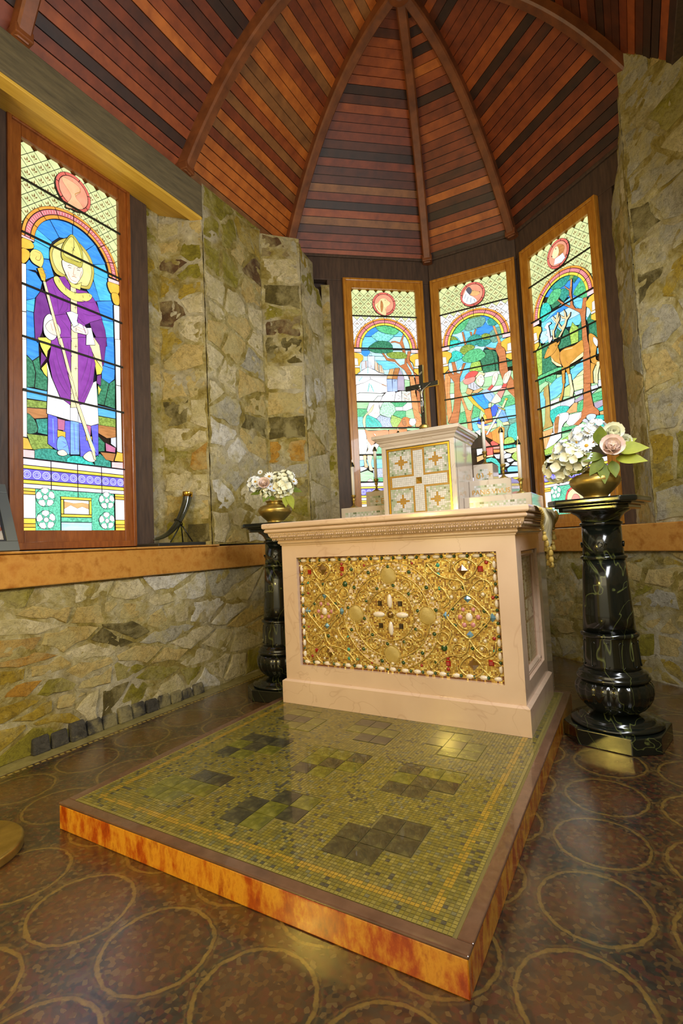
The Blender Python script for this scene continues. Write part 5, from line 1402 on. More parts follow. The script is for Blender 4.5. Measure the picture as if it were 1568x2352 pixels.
# ------------------------------------------------------------------ gradine steps and tabernacle behind the table
XC = -0.636
MOS = [mottled('gradine_tessera_' + n, [c, tuple(min(255, int(x * 1.15)) for x in c)], 60, 0.25) for n, c in (('white', (182, 182, 182)), ('sage', (142, 156, 134)), ('grey', (158, 162, 152)), ('moss', (92, 106, 80)), ('gold', (150, 108, 28)), ('ochre', (168, 122, 26)))]
grad = tag(empty('gradine', (XC, 0.86, 0)), 'stepped marble gradine with mosaic strips behind the altar table', 'gradine')
wp(bevel(MB().box(-1.22, -.052, .725, 1.03, 0, Z(.93)).build('base_block', M['marbleg'], grad), .004), grad)
def text_mesh(name, s, size, mat, parent, loc, root):
    cu = bpy.data.curves.new(name, 'FONT'); cu.body = s; cu.size = size; cu.extrude = .0006; cu.align_x = 'LEFT'
    o = bpy.data.objects.new(name, cu); COL.objects.link(o); bpy.context.view_layer.update()
    me = bpy.data.meshes.new_from_object(o.evaluated_get(bpy.context.evaluated_depsgraph_get())); bpy.data.objects.remove(o)
    me.name = name; me.materials.clear(); me.materials.append(mat); q = link(bpy.data.objects.new(name, me), parent)
    q.rotation_euler = (pi / 2, 0, 0); q.location = loc; return wp(q, root)
def mosaic_strip(x0, x1, z0, z1, y, p, root, seed):
    r = random.Random(seed); m = MB(); nx_, nz_ = int((x1 - x0) / p), max(1, int((z1 - z0) / p)); px_, pz_ = (x1 - x0) / nx_, (z1 - z0) / nz_
    for i in range(nx_):
        for j in range(nz_):
            x = x0 + (i + .5) * px_; z = z0 + (j + .5) * pz_; e = min(i, j, nx_ - 1 - i, nz_ - 1 - j)
            k = r.choices(range(4), [2, 4, 4, 2.2])[0] if e == 0 else r.choices(range(4), [8, 1, 3, .1])[0]
            m.add([(x - px_ * .46, y, z - pz_ * .46), (x + px_ * .46, y, z - pz_ * .46), (x + px_ * .46, y, z + pz_ * .46), (x - px_ * .46, y, z + pz_ * .46)], [(0, 1, 2, 3)], k)
    return tag(wp(m.build('mosaic_strip', MOS, root), root), kind='stuff')
for i, (hw, y0, z0, z1) in enumerate(((.595, .644, .931 + .031, 1.064), (.470, .768, 1.064, 1.170), (.345, .880, 1.170, 1.280))):
    for (a, b) in ((XC - hw, XC - .2245), (XC + .2245, XC + hw)):
        wp(bevel(MB().box(a, b, y0, 1.03, Z(z0), Z(z1)).build('step', M['marbleg'], grad), .004), grad)
        mosaic_strip(max(a + .03, a if b < XC else XC + .228), min(b - .03, b) if b > XC else b - .004, Z(z0 + .006), Z(z1 - .032), y0 - .0006, .0118, grad, 30 + i)
for s, x in (('+ EGO', XC - .405), ('PANIS VIVUS', XC + .240)):
    text_mesh('gold_lettering', s, .040 if s[0] == 'P' else .050, MOS[5], grad, (x, .7672, Z(1.084)), grad)
text_mesh('gold_lettering', '\u03c9 +', .062, MOS[5], grad, (XC + .240, .8792, Z(1.192)), grad)
dash = MB(); rd = random.Random(2)
for i in range(34):
    x = XC - .54 + i * .0325 + rd.uniform(-.004, .004)
    if rd.random() < .75: dash.add([(x, .643, Z(.975)), (x + rd.uniform(.008, .02), .643, Z(.975)), (x + .014, .643, Z(.9845)), (x, .643, Z(.9845))], [(0, 1, 2, 3)])
wp(dash.build('gold_lettering', MOS[5], grad), grad)

tab = tag(empty('tabernacle', (XC, 0.72, Z(.961))), 'pale marble tabernacle with a white mosaic cross on its door', 'tabernacle')
ty0, ty1, hw, tz0, tz1 = .525, .868, .224, .961, 1.405
tb = MB(); dz0, dz1, dhw = .975, 1.385, .198
tb.box(XC - hw, XC + hw, ty0 + .025, ty1, Z(tz0), Z(tz1)).box(XC - hw, XC - dhw, ty0, ty0 + .03, Z(tz0), Z(tz1)).box(XC + dhw, XC + hw, ty0, ty0 + .03, Z(tz0), Z(tz1)).box(XC - dhw, XC + dhw, ty0, ty0 + .03, Z(dz1), Z(tz1)).box(XC - dhw, XC + dhw, ty0, ty0 + .03, Z(tz0), Z(dz0))
wp(tb.build('body', M['marbleg'], tab), tab)
V = []; F = []; pf = [(0, 1.398), (.006, 1.404), (.010, 1.412), (.012, 1.420), (.020, 1.424), (.024, 1.432), (.032, 1.438), (.038, 1.444), (.044, 1.446), (.044, 1.464), (.042, 1.466)]
for o_, z in pf: V += [(XC - hw - o_, ty0 - o_, Z(z)), (XC + hw + o_, ty0 - o_, Z(z)), (XC + hw + o_, ty1 + o_ * .2, Z(z)), (XC - hw - o_, ty1 + o_ * .2, Z(z))]
for k in range(len(pf) - 1):
    for i in range(4): F.append((k * 4 + i, k * 4 + (i + 1) % 4, k * 4 + 4 + (i + 1) % 4, k * 4 + 4 + i))
F += [(3, 2, 1, 0), tuple(range(len(V) - 4, len(V)))]
wp(obj('cornice', V, F, M['marbleg'], tab), tab)
door = wp(MB().box(XC - dhw + .003, XC + dhw - .003, ty0 + .012, ty0 + .02, Z(dz0 + .003), Z(dz1 - .003)).build('door', plain('door_grout', (150, 146, 130), .6), tab), tab)
for b in ((XC - dhw + .004, XC - dhw + .014, dz0 + .004, dz1 - .004), (XC + dhw - .014, XC + dhw - .004, dz0 + .004, dz1 - .004), (XC - dhw + .014, XC + dhw - .014, dz1 - .014, dz1 - .004), (XC - dhw + .014, XC + dhw - .014, dz0 + .004, dz0 + .014)):
    MB().box(b[0], b[1], ty0 + .005, ty0 + .013, Z(b[2]), Z(b[3])).build('gilt_edge', M['goldb'], door)
dm = MB(); n_x, n_z = 31, 33; dxw = (2 * dhw - .032) / n_x; dzw = (dz1 - dz0 - .03) / n_z; rdm = random.Random(12)
for i in range(n_x):
    for j in range(n_z):
        x = XC - dhw + .016 + (i + .5) * dxw; z = Z(dz0 + .015 + (j + .5) * dzw); ci, cj = abs(i - 15), abs(j - 16)
        k = None
        if (ci <= 2 and cj <= 15) or (cj <= 2 and ci <= 14): k = 0
        elif (ci == 3 and cj >= 3 and cj <= 16) or (cj == 3 and ci >= 3 and ci <= 15) or (cj == 16 and ci <= 3) or (ci == 15 and cj <= 3): k = 4
        else:
            qi, qj = ci - 9, cj - 10
            if abs(qi) + abs(qj) <= 3 and not (qi == 0 and abs(qj) == 3 and False): k = 4 if abs(qi) + abs(qj) <= 2 or qi == 0 or qj == 0 else 0
            elif max(abs(qi), abs(qj)) >= 5: k = rdm.choices([1, 2, 3, 0], [5, 3, .9, 2])[0]
            elif max(abs(qi), abs(qj)) == 4: k = rdm.choices([0, 2, 1], [5, 3, 2])[0]
            else: k = 0
        dm.add([(x - dxw * .45, ty0 + .0112, z - dzw * .45), (x + dxw * .45, ty0 + .0112, z - dzw * .45), (x + dxw * .45, ty0 + .0112, z + dzw * .45), (x - dxw * .45, ty0 + .0112, z + dzw * .45)], [(0, 1, 2, 3)], k)
tag(dm.build('door_mosaic', MOS, door), kind='stuff')
st = MB().add([(-.018, 0, -.019), (.018, 0, -.019), (.018, 0, .019), (-.018, 0, .019), (0, -.016, 0)], [(0, 1, 4), (1, 2, 4), (2, 3, 4), (3, 0, 4)]).build('gold_stud', M['goldb'], door, loc=(XC, ty0 + .011, Z((dz0 + dz1) / 2)))
for z in (1.06, 1.30): MB().tube([(XC + dhw - .001, ty0 + .006, Z(z - .035)), (XC + dhw - .001, ty0 + .006, Z(z + .035))], .004, 8).build('hinge', M['brass'], door)

# ------------------------------------------------------------------ candlesticks and candles
def make_stick():
    r = empty('candlestick'); b = MB()
    b.lathe([(.0, 0), (.032, 0), (.033, .003), (.026, .007), (.014, .013), (.007, .022), (.0055, .028)], 20); b.build('base', M['brass'], r, smooth=True)
    MB().lathe([(.0055, .028), (.008, .034), (.0065, .042), (.010, .050), (.0125, .056), (.008, .062), (.010, .068)], 16).build('stem', M['brass'], r, smooth=True)
    MB().lathe([(.010, .068), (.0145, .074), (.017, .082), (.0165, .086), (.012, .086)], 16).build('drip_cup', M['brass'], r, smooth=True); return r
def make_candle(h):
    r = empty('candle'); MB().lathe([(.0105, 0), (.0105, h), (.008, h + .002), (.001, h + .003)], 16).build('wax', M['wax'], r, smooth=True)
    f = MB(); f.lathe([(.0155, h - .004), (.0125, h + .008), (.006, h + .024), (.003, h + .026)], 12)
    fo = f.build('follower', M['bronze'], r, smooth=True)
    for k in range(3):
        a = 2 * pi * k / 3 + .5; MB().tube([(.017 * cos(a), .017 * sin(a), h - .008), (.013 * cos(a), .013 * sin(a), h + .008), (.006 * cos(a), .006 * sin(a), h + .026)], .0016, 6).build('prong', M['brass'], fo)
    MB().ellip((0, 0, h + .034), (.0038, .0038, .011), 8, 6).build('tip', M['wax'], r, smooth=True); return r
cpos = [(-1.166, .706, 1.064, 'lowest step by the left end'), (-1.052, .824, 1.170, 'middle step near the left end'), (-.926, .945, 1.280, 'top step behind the tabernacle, almost hidden'),
        (-.104, .706, 1.064, 'lowest step by the draped cloth'), (-.218, .824, 1.170, 'middle step beside the lettering'), (-.350, .945, 1.280, 'top step nearest the huntsman')]
for i, (x, y, z, where) in enumerate(cpos):
    s = make_stick() if i == 0 else tree_copy(stick0)
    if i == 0: stick0 = s
    s.location = (x, y, Z(z) + .0004); tag(s, 'small brass candlestick on the ' + where, 'candlestick', 'altar candlesticks')
    c = make_candle(.195) if i == 0 else tree_copy(cand0)
    if i == 0: cand0 = c
    c.location = (x, y, Z(z) + .0855); tag(c, 'white taper candle with metal cap on the ' + where, 'candle', 'altar candles')

# ------------------------------------------------------------------ crucifix on the tabernacle
cru = tag(empty('crucifix', (XC, .672, Z(1.466))), 'dark standing crucifix with a silvered figure on the tabernacle', 'crucifix')
MB().prism([(-.026, -.02), (.026, -.02), (.026, .02), (-.026, .02)], 0, .014).lathe([(.026, .014), (.030, .022), (.022, .030), (.022, .036), (.030, .044), (.029, .058), (.022, .066)], 20).build('base', M['brass'], cru, smooth=False)
bevel(MB().box(-.0135, .0135, -.006, .006, .06, .437).build('upright', M['bronze'], cru), .002)
bevel(MB().box(-.106, .106, -.0055, .0055, .292, .322).build('crossbar', M['bronze'], cru), .002)
for b in ((.0135, .0155, -.007, .007, .07, .291), (.0135, .0155, -.007, .007, .323, .435)): MB().box(*b).build('gilt_edge', M['goldb'], cru)
MB().box(.0156, .106, -.007, .007, .290, .292).build('gilt_edge', M['goldb'], cru); MB().box(.106, .108, -.007, .007, .290, .322).build('gilt_edge', M['goldb'], cru)
MB().add([(-.010, -.0075, .372), (.010, -.0075, .385), (.010, -.0075, .398), (-.010, -.0075, .385), (-.010, -.0062, .372), (.010, -.0062, .385), (.010, -.0062, .398), (-.010, -.0062, .385)], [(0, 1, 2, 3), (0, 4, 5, 1), (1, 5, 6, 2), (2, 6, 7, 3), (3, 7, 4, 0)]).build('title_plate', M['silverfig'], cru)
def skin_fig(name, verts, edges, mat, parent, sub=2):
    me = bpy.data.meshes.new(name); me.from_pydata([v[:3] for v in verts], edges, []); me.materials.append(mat)
    o = link(bpy.data.objects.new(name, me), parent); sk = o.modifiers.new('skin', 'SKIN')
    for i, v in enumerate(verts):
        d = me.skin_vertices[0].data[i]; d.radius = (v[3], v[4] if len(v) > 4 else v[3])
    me.skin_vertices[0].data[0].use_root = True
    sk.use_smooth_shade = True; ss = o.modifiers.new('sub', 'SUBSURF'); ss.levels = ss.render_levels = sub; return o
Yc = -.014
skin_fig('corpus', [(0, Yc, .222, .0085, .006), (0, Yc, .240, .0070, .005), (-.001, Yc, .262, .0095, .006), (-.002, Yc, .281, .006, .005), (-.005, Yc - .003, .290, .004), (-.008, Yc - .006, .300, .0075, .0085), (-.009, Yc - .005, .309, .006, .007),
    (-.014, Yc, .279, .0045), (-.034, Yc + .003, .290, .0032), (-.056, Yc + .006, .302, .0026), (-.064, Yc + .007, .307, .0036, .002),
    (.012, Yc, .280, .0045), (.032, Yc + .003, .293, .0032), (.054, Yc + .006, .308, .0026), (.062, Yc + .007, .313, .0036, .002),
    (-.005, Yc, .208, .006), (-.004, Yc - .006, .178, .0045), (-.001, Yc + .004, .146, .003), (.000, Yc, .136, .0035), (.006, Yc, .208, .006), (.006, Yc - .006, .178, .0045), (.003, Yc + .002, .146, .003), (.002, Yc - .002, .136, .0035)],
    [(0, 1), (1, 2), (2, 3), (3, 4), (4, 5), (5, 6), (2, 7), (7, 8), (8, 9), (9, 10), (2, 11), (11, 12), (12, 13), (13, 14), (0, 15), (15, 16), (16, 17), (17, 18), (0, 19), (19, 20), (20, 21), (21, 22)], M['silverfig'], cru)
lc = MB().lathe([(.0075, .205), (.0095, .214), (.0092, .224), (.0075, .230)], 12); o = lc.build('loincloth', M['silverfig'], cru, smooth=True); o.location = (0, Yc, 0)

# ------------------------------------------------------------------ pedestals
def octa(h, c): return [(-h + c, -h), (h - c, -h), (h, -h + c), (h, h - c), (h - c, h), (-h + c, h), (-h, h - c), (-h, -h + c)]
def make_pedestal():
    r = empty('pedestal'); g = M['greenmarble']
    bevel(MB().prism(octa(.195, .088), 0, .068).build('plinth', g, r), .004)
    MB().lathe([(.180, .068), (.188, .074), (.184, .082), (.160, .086), (.152, .092), (.150, .098), (.120, .104), (.095, .110), (.086, .118)], 48).build('foot', g, r, smooth=True)
    lob = lambda k, a: 1.0 - (.055 * (1 - abs(cos(8 * a)) ** .6) if 0 < k < 9 else 0)
    MB().lathe([(.086, .116), (.100, .120), (.122, .136), (.143, .160), (.156, .186), (.161, .212), (.159, .234), (.150, .250), (.138, .258), (.132, .260)], 96, mod=lob).build('fluted_bulb', g, r, smooth=True)
    MB().lathe([(.132, .258), (.147, .262), (.151, .270), (.147, .278), (.140, .282), (.142, .290), (.132, .297), (.122, .302), (.119, .310)], 48).build('collar', g, r, smooth=True)
    dr = MB().lathe([(.119, .308), (.116, .330), (.110, .446), (.110, .450)], 48).build('lower_drum', g, r, smooth=True)
    for k in range(12):
        a = 2 * pi * k / 12 + .13; pts = []
        for q in range(21):
            b = 2 * pi * q / 20; w = .0085 * cos(b); zz = .378 + .0085 * sin(b) + (.046 if sin(b) >= 0 else -.046); rr = .1185 - (zz - .32) * .066
            pts.append((rr * cos(a + w / rr), rr * sin(a + w / rr), zz))
        MB().tube(pts, .0024, 5, caps=False).build('flute', g, dr, smooth=True)
    MB().lathe([(.110, .448), (.119, .452), (.121, .459), (.118, .466), (.109, .470)], 48).build('ring_moulding', g, r, smooth=True)
    MB().lathe([(.109, .468), (.104, .55), (.096, .68), (.089, .796)], 48).build('shaft', g, r, smooth=True)
    MB().lathe([(.088, .794), (.0965, .798), (.0975, .804), (.0955, .810), (.086, .813)], 48).build('ring_moulding', g, r, smooth=True)
    nk = MB().lathe([(.086, .811), (.084, .85), (.082, .95)], 48).build('neck', g, r, smooth=True)
    for k in range(4):
        a = k * pi / 2 - .45 * pi; c = Vector((.086 * cos(a), .086 * sin(a), .862)); t = Vector((-sin(a), cos(a), 0))
        MB().tube([c + t * (.010 * cos(2 * pi * q / 12)) + Vector((0, 0, .011 * sin(2 * pi * q / 12))) for q in range(13)], .003, 6, caps=False).build('rosette', g, nk, smooth=True)
        MB().tube([c + t * (.03 - .02 * q / 5) + Vector((0, 0, .012 * sin(q))) for q in range(6)], .0025, 5).build('rosette', g, nk, smooth=True)
    MB().lathe([(.082, .948), (.089, .951), (.0905, .957), (.088, .962), (.080, .966)], 48).build('ring_moulding', g, r, smooth=True)
    MB().lathe([(.080, .964), (.082, .972), (.089, .986), (.102, 1.000), (.122, 1.012), (.126, 1.018)], 48).build('capital', g, r, smooth=True)
    bevel(MB().prism(octa(.146, .035), 1.016, 1.036).build('abacus', g, r), .006, 3)
    bevel(MB().prism(octa(.160, .040), 1.034, 1.046).build('abacus', g, r), .005, 3)
    bevel(MB().prism(octa(.186, .05), 1.044, 1.070).build('top_slab', g, r), .008, 3)
    return r
ped = make_pedestal(); ped.location = (.291, .40, 0); ped.rotation_euler = (0, 0, radians(-13)); tag(ped, 'dark green marble pedestal standing free beside the altar platform', 'pedestal', 'marble pedestals')
ped2 = tree_copy(ped); ped2.location = (-1.552, .372, 0); ped2.rotation_euler = (0, 0, radians(8)); tag(ped2, 'dark green marble pedestal half hidden behind the altar', 'pedestal', 'marble pedestals')

# ------------------------------------------------------------------ brass bowls and flowers
def make_vase():
    r = empty('brass_bowl')
    MB().lathe([(.058, 0), (.062, .003), (.060, .008), (.050, .012), (.056, .020), (.080, .042), (.102, .066), (.110, .084), (.104, .100), (.086, .112), (.062, .120), (.052, .126), (.052, .134), (.058, .142), (.062, .145), (.056, .144), (.048, .132), (.044, .12)], 48).build('bowl', M['brass'], r, smooth=True)
    for z, rr in ((.108, .094), (.115, .080)): MB().tube([(rr * cos(2 * pi * i / 40), rr * sin(2 * pi * i / 40), z) for i in range(41)], .0016, 5, caps=False).build('engraved_ring', M['brass'], r, smooth=True)
    return r
vs = make_vase(); vs.location = (.280, .40, 1.0695); tag(vs, 'round brass bowl of flowers on the free-standing pedestal', 'bowl', 'brass flower bowls')
vs2 = tree_copy(vs); vs2.location = (-1.567, .375, 1.0695); tag(vs2, 'round brass bowl of flowers on the pedestal by the stone wall', 'bowl', 'brass flower bowls')
M['petal_cream'] = mottled('petal_cream', [(214, 214, 180), (240, 240, 220)], 20, .6); M['petal_white'] = mottled('petal_white', [(216, 222, 226), (244, 246, 246)], 20, .6)
M['petal_pink'] = mottled('petal_pink', [(220, 196, 182), (238, 218, 208)], 16, .6); M['petal_blue'] = mottled('petal_blue', [(176, 192, 216), (206, 216, 232)], 20, .6); M['disc'] = plain('daisy_disc', (186, 140, 30), .7)
M['leaf'] = mottled('leaf_green', [(72, 90, 8), (118, 130, 18)], 14, .65, bmp=.1); M['leaf2'] = mottled('leaf_lime', [(116, 126, 12), (160, 164, 34)], 14, .65, bmp=.1)
def petal_mesh(w, l, cup, name, mat):
    V = []; F = []; nu, nv_ = 4, 5
    for j in range(nv_ + 1):
        t = j / nv_; ww = w * sin(pi * min(.97, .12 + t * .8)) ** .7
        for i in range(nu + 1):
            s = i / nu * 2 - 1; V.append((ww * s, l * t, cup * (t * t) * l + .25 * w * s * s * (1 - t * .4)))
    for j in range(nv_):
        for i in range(nu): a = j * (nu + 1) + i; F.append((a, a + 1, a + nu + 2, a + nu + 1))
    o = obj(name, V, F, mat, smooth=True); me = o.data; bpy.data.objects.remove(o); return me
def leaf_mesh(w, l, droop, mat):
    V = []; F = []; nv_ = 8
    for j in range(nv_ + 1):
        t = j / nv_; ww = w * (sin(pi * t ** .8) if 0 < t < 1 else 0.02); z = -droop * l * t * t
        V += [(-ww, l * t, z + .22 * ww), (0, l * t, z), (ww, l * t, z + .22 * ww)]
    for j in range(nv_): a = 3 * j; F += [(a, a + 1, a + 4, a + 3), (a + 1, a + 2, a + 5, a + 4)]
    o = obj('leaf', V, F, mat, smooth=True); me = o.data; bpy.data.objects.remove(o)
    return me
ROSEP = petal_mesh(.030, .05, .9, 'petal', M['petal_pink']); ROSEO = petal_mesh(.034, .055, .35, 'petal', M['petal_pink']); ROSEC = petal_mesh(.030, .05, .5, 'petal', M['petal_cream'])
DAIP = {k: petal_mesh(.006, .034, .05, 'petal', M['petal_' + k]) for k in ('white', 'blue')}; FLOP = {k: petal_mesh(.0085, .015, .12, 'petal', M['petal_' + k]) for k in ('cream', 'white')}
def aim(o, vec, spin=0.0):
    q = Vector(vec).to_track_quat('Z', 'Y'); from mathutils import Quaternion
    o.rotation_mode = 'QUATERNION'; o.rotation_quaternion = q @ Quaternion((0, 0, 1), spin)
def rose(loc, face, size, mat='pink'):
    r = empty('rose', loc); aim(r, face); r.scale = (size,) * 3
    inner, outer = (ROSEP, ROSEO) if mat == 'pink' else (ROSEC, ROSEC)
    for ring, (n, tilt, sc, off) in enumerate(((3, 1.25, .5, .0), (5, 1.0, .7, .002), (6, .7, .88, .003), (7, .35, 1.0, .002))):
        for k in range(n): inst('petal', inner if ring < 2 else outer, r, (0, 0, off), (tilt, 0, 2 * pi * k / n + ring * .5), (sc,) * 3)
    MB().ellip((0, 0, .012), (.009, .009, .016), 10, 6).build('bud', M['petal_' + mat], r, smooth=True); return r
def daisy(loc, face, size, k='white'):
    r = empty('daisy', loc); aim(r, face); r.scale = (size,) * 3
    for i in range(13): inst('petal', DAIP[k], r, (0, 0, 0), (.1, 0, 2 * pi * i / 13))
    MB().ellip((0, 0, .003), (.009, .009, .005), 10, 5).build('disc', M['disc'], r, smooth=True); return r
def hydrangea(loc, size, k, seed, n=30):
    r = empty('hydrangea', loc); rn = random.Random(seed); R = .052 * size
    MB().ellip((0, 0, 0), (R * .55,) * 3, 12, 8).build('core', M['petal_' + k], r, smooth=True)
    for i in range(n):
        z = 1 - 2 * (i + .5) / n; a = i * 2.39996; d = Vector((sqrt(1 - z * z) * cos(a), sqrt(1 - z * z) * sin(a), z)) + Vector((rn.uniform(-.15, .15), rn.uniform(-.15, .15), rn.uniform(-.15, .15))); d.normalize()
        f = empty('floret', tuple(d * R), parent=r); aim(f, d, rn.uniform(0, 6))
        for q in range(4): inst('petal', FLOP[k], f, (0, 0, 0), (.25, 0, pi / 2 * q), (size * 1.5,) * 3)
    return r
def leaf(loc, dirn, w, l, droop, mat='leaf', nrm=None):
    o = link(bpy.data.objects.new('leaf', leaf_mesh(w, l, droop, M[mat]))); o.location = loc
    d = Vector(dirn).normalized(); x = d.cross(Vector(nrm)).normalized(); zz = x.cross(d)
    m = Matrix((x, d, zz)).transposed().to_4x4(); m.translation = Vector(loc); o.matrix_world = m; return o
def bouquet(c, right, front, items, grp, where):
    right = Vector(right).normalized(); front = Vector(front).normalized(); up = Vector((0, 0, 1))
    def at(x, z, f=0.0): return Vector(c) + right * x + up * z + front * f
    for it in items:
        k = it[0]
        if k == 'rose': _, x, z, f, s, m, lab = it; o = rose(at(x, z, f), front + right * x * 2 + up * .35, s, m); tag(o, lab + where, 'flower', grp)
        elif k == 'daisy': _, x, z, f, s, m, lab = it; o = daisy(at(x, z, f), front + right * x * 4 + up * .5, s, m); tag(o, lab + where, 'flower', grp)
        elif k == 'hyd': _, x, z, f, s, m, lab = it; o = hydrangea(at(x, z, f), s, m, int(abs(x) * 1000 + z * 777)); tag(o, lab + where, 'flower', grp)
        elif k == 'leaf':
            _, x, z, f, dx, dz, df, w, l, dr, m, lab = it; o = leaf(at(x, z, f), right * dx + up * dz + front * df, w, l, dr, m, front + up * .55 + right * .25); tag(o, lab + where, 'leaf', grp.replace('flowers', 'leaves'))
        elif k == 'stem': pass
vw = Vector((.4228 - .27, -2.2 - .40, 0)).normalized(); vr = Vector((-vw.y, vw.x, 0))
W_ = ' in the free-standing bowl'
bouquet((.280, .40, 1.0695 + .145), vr, vw, [
 ('hyd', -.150, .010, .03, 1.10, 'cream', 'lowest cream hydrangea head hanging out at the window side'), ('hyd', -.105, .055, .035, 1.15, 'cream', 'cream hydrangea head above the lowest one'), ('hyd', -.070, .035, .06, .95, 'cream', 'cream hydrangea head close to the rim'), ('hyd', -.115, .095, .0, .9, 'white', 'white hydrangea head on the far side'),
 ('hyd', -.035, .150, .0, 1.0, 'white', 'white hydrangea head at the top'), ('hyd', .02, .185, -.02, .8, 'white', 'small white hydrangea head at the very top'),
 ('daisy', -.022, .098, .075, 1.0, 'white', 'white daisy with a clear yellow eye'), ('daisy', -.030, .052, .08, .95, 'blue', 'pale blue daisy under the white daisy'), ('daisy', .004, .115, .05, .85, 'white', 'white daisy behind the large pink rose'), ('daisy', -.06, .125, .04, .85, 'blue', 'pale blue daisy between the hydrangeas'), ('daisy', -.01, .165, .04, .8, 'white', 'white daisy high up among the heads'),
 ('rose', .075, .072, .06, 1.15, 'pink', 'large pale pink rose facing the viewer'), ('rose', .085, .140, .01, 1.15, 'cream', 'cream rose above the pale pink rose'), ('rose', .128, .105, -.02, .8, 'cream', 'small cream rose at the wall side'),
 ('leaf', .03, .10, .06, .1, .9, .15, .030, .085, -.1, 'leaf', 'upright green leaf in the middle'), ('leaf', .045, .045, .075, -1, -.05, .3, .026, .125, .15, 'leaf', 'dark pointed leaf reaching across the daisies'), ('leaf', .04, .035, .08, -.6, -.75, .3, .026, .10, .1, 'leaf', 'dark leaf bent down under the daisies'),
 ('leaf', .035, .02, .075, .05, -1, .35, .026, .11, .05, 'leaf', 'dark leaf hanging over the rim'), ('leaf', .075, .02, .07, .1, -.8, .3, .024, .085, .05, 'leaf', 'short leaf hanging below the rose'), ('leaf', .095, .065, .045, 1, .1, .2, .036, .125, .25, 'leaf2', 'broad lime leaf bending out at the wall side'), ('leaf', .09, .03, .05, 1, -.15, .3, .032, .125, .15, 'leaf2', 'lime leaf under the broad one'), ('leaf', .12, .09, .0, 1, .5, .0, .018, .07, .1, 'leaf2', 'small upright lime leaf at the wall side'),
 ('leaf', -.03, .01, .06, -1, -.35, .3, .022, .09, .3, 'leaf', 'dark leaf under the cream hydrangeas')], 'flowers in the free-standing bowl', W_)
vw2 = Vector((.4228 + 1.567, -2.2 - .375, 0)).normalized(); vr2 = Vector((-vw2.y, vw2.x, 0)); W2_ = ' in the wall-side bowl'
bouquet((-1.567, .375, 1.0695 + .145), vr2, vw2, [
 ('hyd', .055, .085, .05, 1.15, 'cream', 'large cream hydrangea head in front'), ('hyd', .035, .055, .065, .75, 'cream', 'lower cream hydrangea head over the rim'), ('hyd', .075, .14, .0, 1.0, 'cream', 'cream hydrangea head at the top'), ('hyd', .02, .14, .01, .8, 'cream', 'small cream hydrangea head behind the daisies'), ('hyd', -.115, .105, .02, .95, 'white', 'white hydrangea head at the window side'), ('hyd', -.055, .045, .06, .6, 'cream', 'little cream hydrangea head near the rim'),
 ('daisy', -.028, .155, .04, 1.0, 'white', 'white daisy at the top'), ('daisy', -.115, .12, .075, .9, 'white', 'white daisy on the window side'), ('daisy', -.022, .085, .08, .8, 'white', 'white daisy in the middle'), ('daisy', -.002, .07, .09, .75, 'blue', 'pale blue daisy in the middle'), ('daisy', .11, .165, .0, .9, 'white', 'white daisy at the upper corner'), ('daisy', -.085, .19, .0, .55, 'white', 'tiny white daisy on a tall stem'), ('daisy', .125, .12, .03, .85, 'white', 'white daisy at the altar side'),
 ('rose', -.06, .10, .07, .85, 'pink', 'pale pink rose turned to the window'),
 ('leaf', -.035, .05, .07, -.5, -.8, .3, .022, .075, .1, 'leaf', 'dark leaf over the rim'), ('leaf', .065, .03, .07, .05, -1, .4, .022, .085, .05, 'leaf2', 'lime leaf hanging over the rim'), ('leaf', .085, .04, .06, .3, -1, .35, .026, .11, .05, 'leaf2', 'long lime leaf hanging over the bowl'), ('leaf', .10, .07, .03, 1, -.1, .2, .02, .08, .3, 'leaf', 'dark leaf at the altar side'), ('leaf', -.07, .06, .05, -1, -.1, .2, .018, .08, .3, 'leaf', 'dark leaf at the window side'), ('leaf', -.02, .03, .06, .2, -.6, .6, .018, .05, .1, 'leaf', 'short dark leaf at the rim')], 'flowers in the bowl by the wall', W2_)

# ------------------------------------------------------------------ lace cloth over the end of the table
M['lace'] = mottled('lace_cloth', [(186, 172, 124), (226, 216, 180)], 4, .9, bmp=.3, stretch=(1, 40, 1), bscale=160); M['fringe'] = mottled('fringe_gold', [(150, 122, 46), (198, 168, 84)], 60, .7)
xe = bx1 + .078; nU, nV = 26, 16; V = []; F = []
def cloth_pt(t, s):                   # t along the hang (0 on the table .. 1 at the hem), s across
    if t < .22: x = xe - .10 + .10 * (t / .22); z = .9635; k = 0
    else: k = (t - .22) / .78; x = xe + .004 + .014 * sin(pi * min(1, k * 1.5)); z = .962 - .215 * k * (1 - .45 * abs(s) ** 1.4)
    y = .315 + s * (.235 - .125 * k) + .0; rp = .011 * sin(s * 13 + .6) * min(1, k * 3 + .15 * (t > .15))
    return (x + max(0, rp) * 1.3, y, Z(z) + (.0 if k > 0 else abs(rp) * .1))
for j in range(nV + 1):
    for i in range(nU + 1): V.append(cloth_pt(j / nV, i / nU * 2 - 1))
for j in range(nV):
    for i in range(nU): a = j * (nU + 1) + i; F.append((a, a + 1, a + nU + 2, a + nU + 1))
cl = tag(empty('altar_cloth', (xe, .315, Z(.961))), 'cream lace cloth with gold tassels draped over the altar end', 'cloth')
sh = wp(obj('lace', V, F, M['lace'], cl, smooth=True), cl); so = sh.modifiers.new('solid', 'SOLIDIFY'); so.thickness = .002; so.offset = 1
rf = random.Random(6)
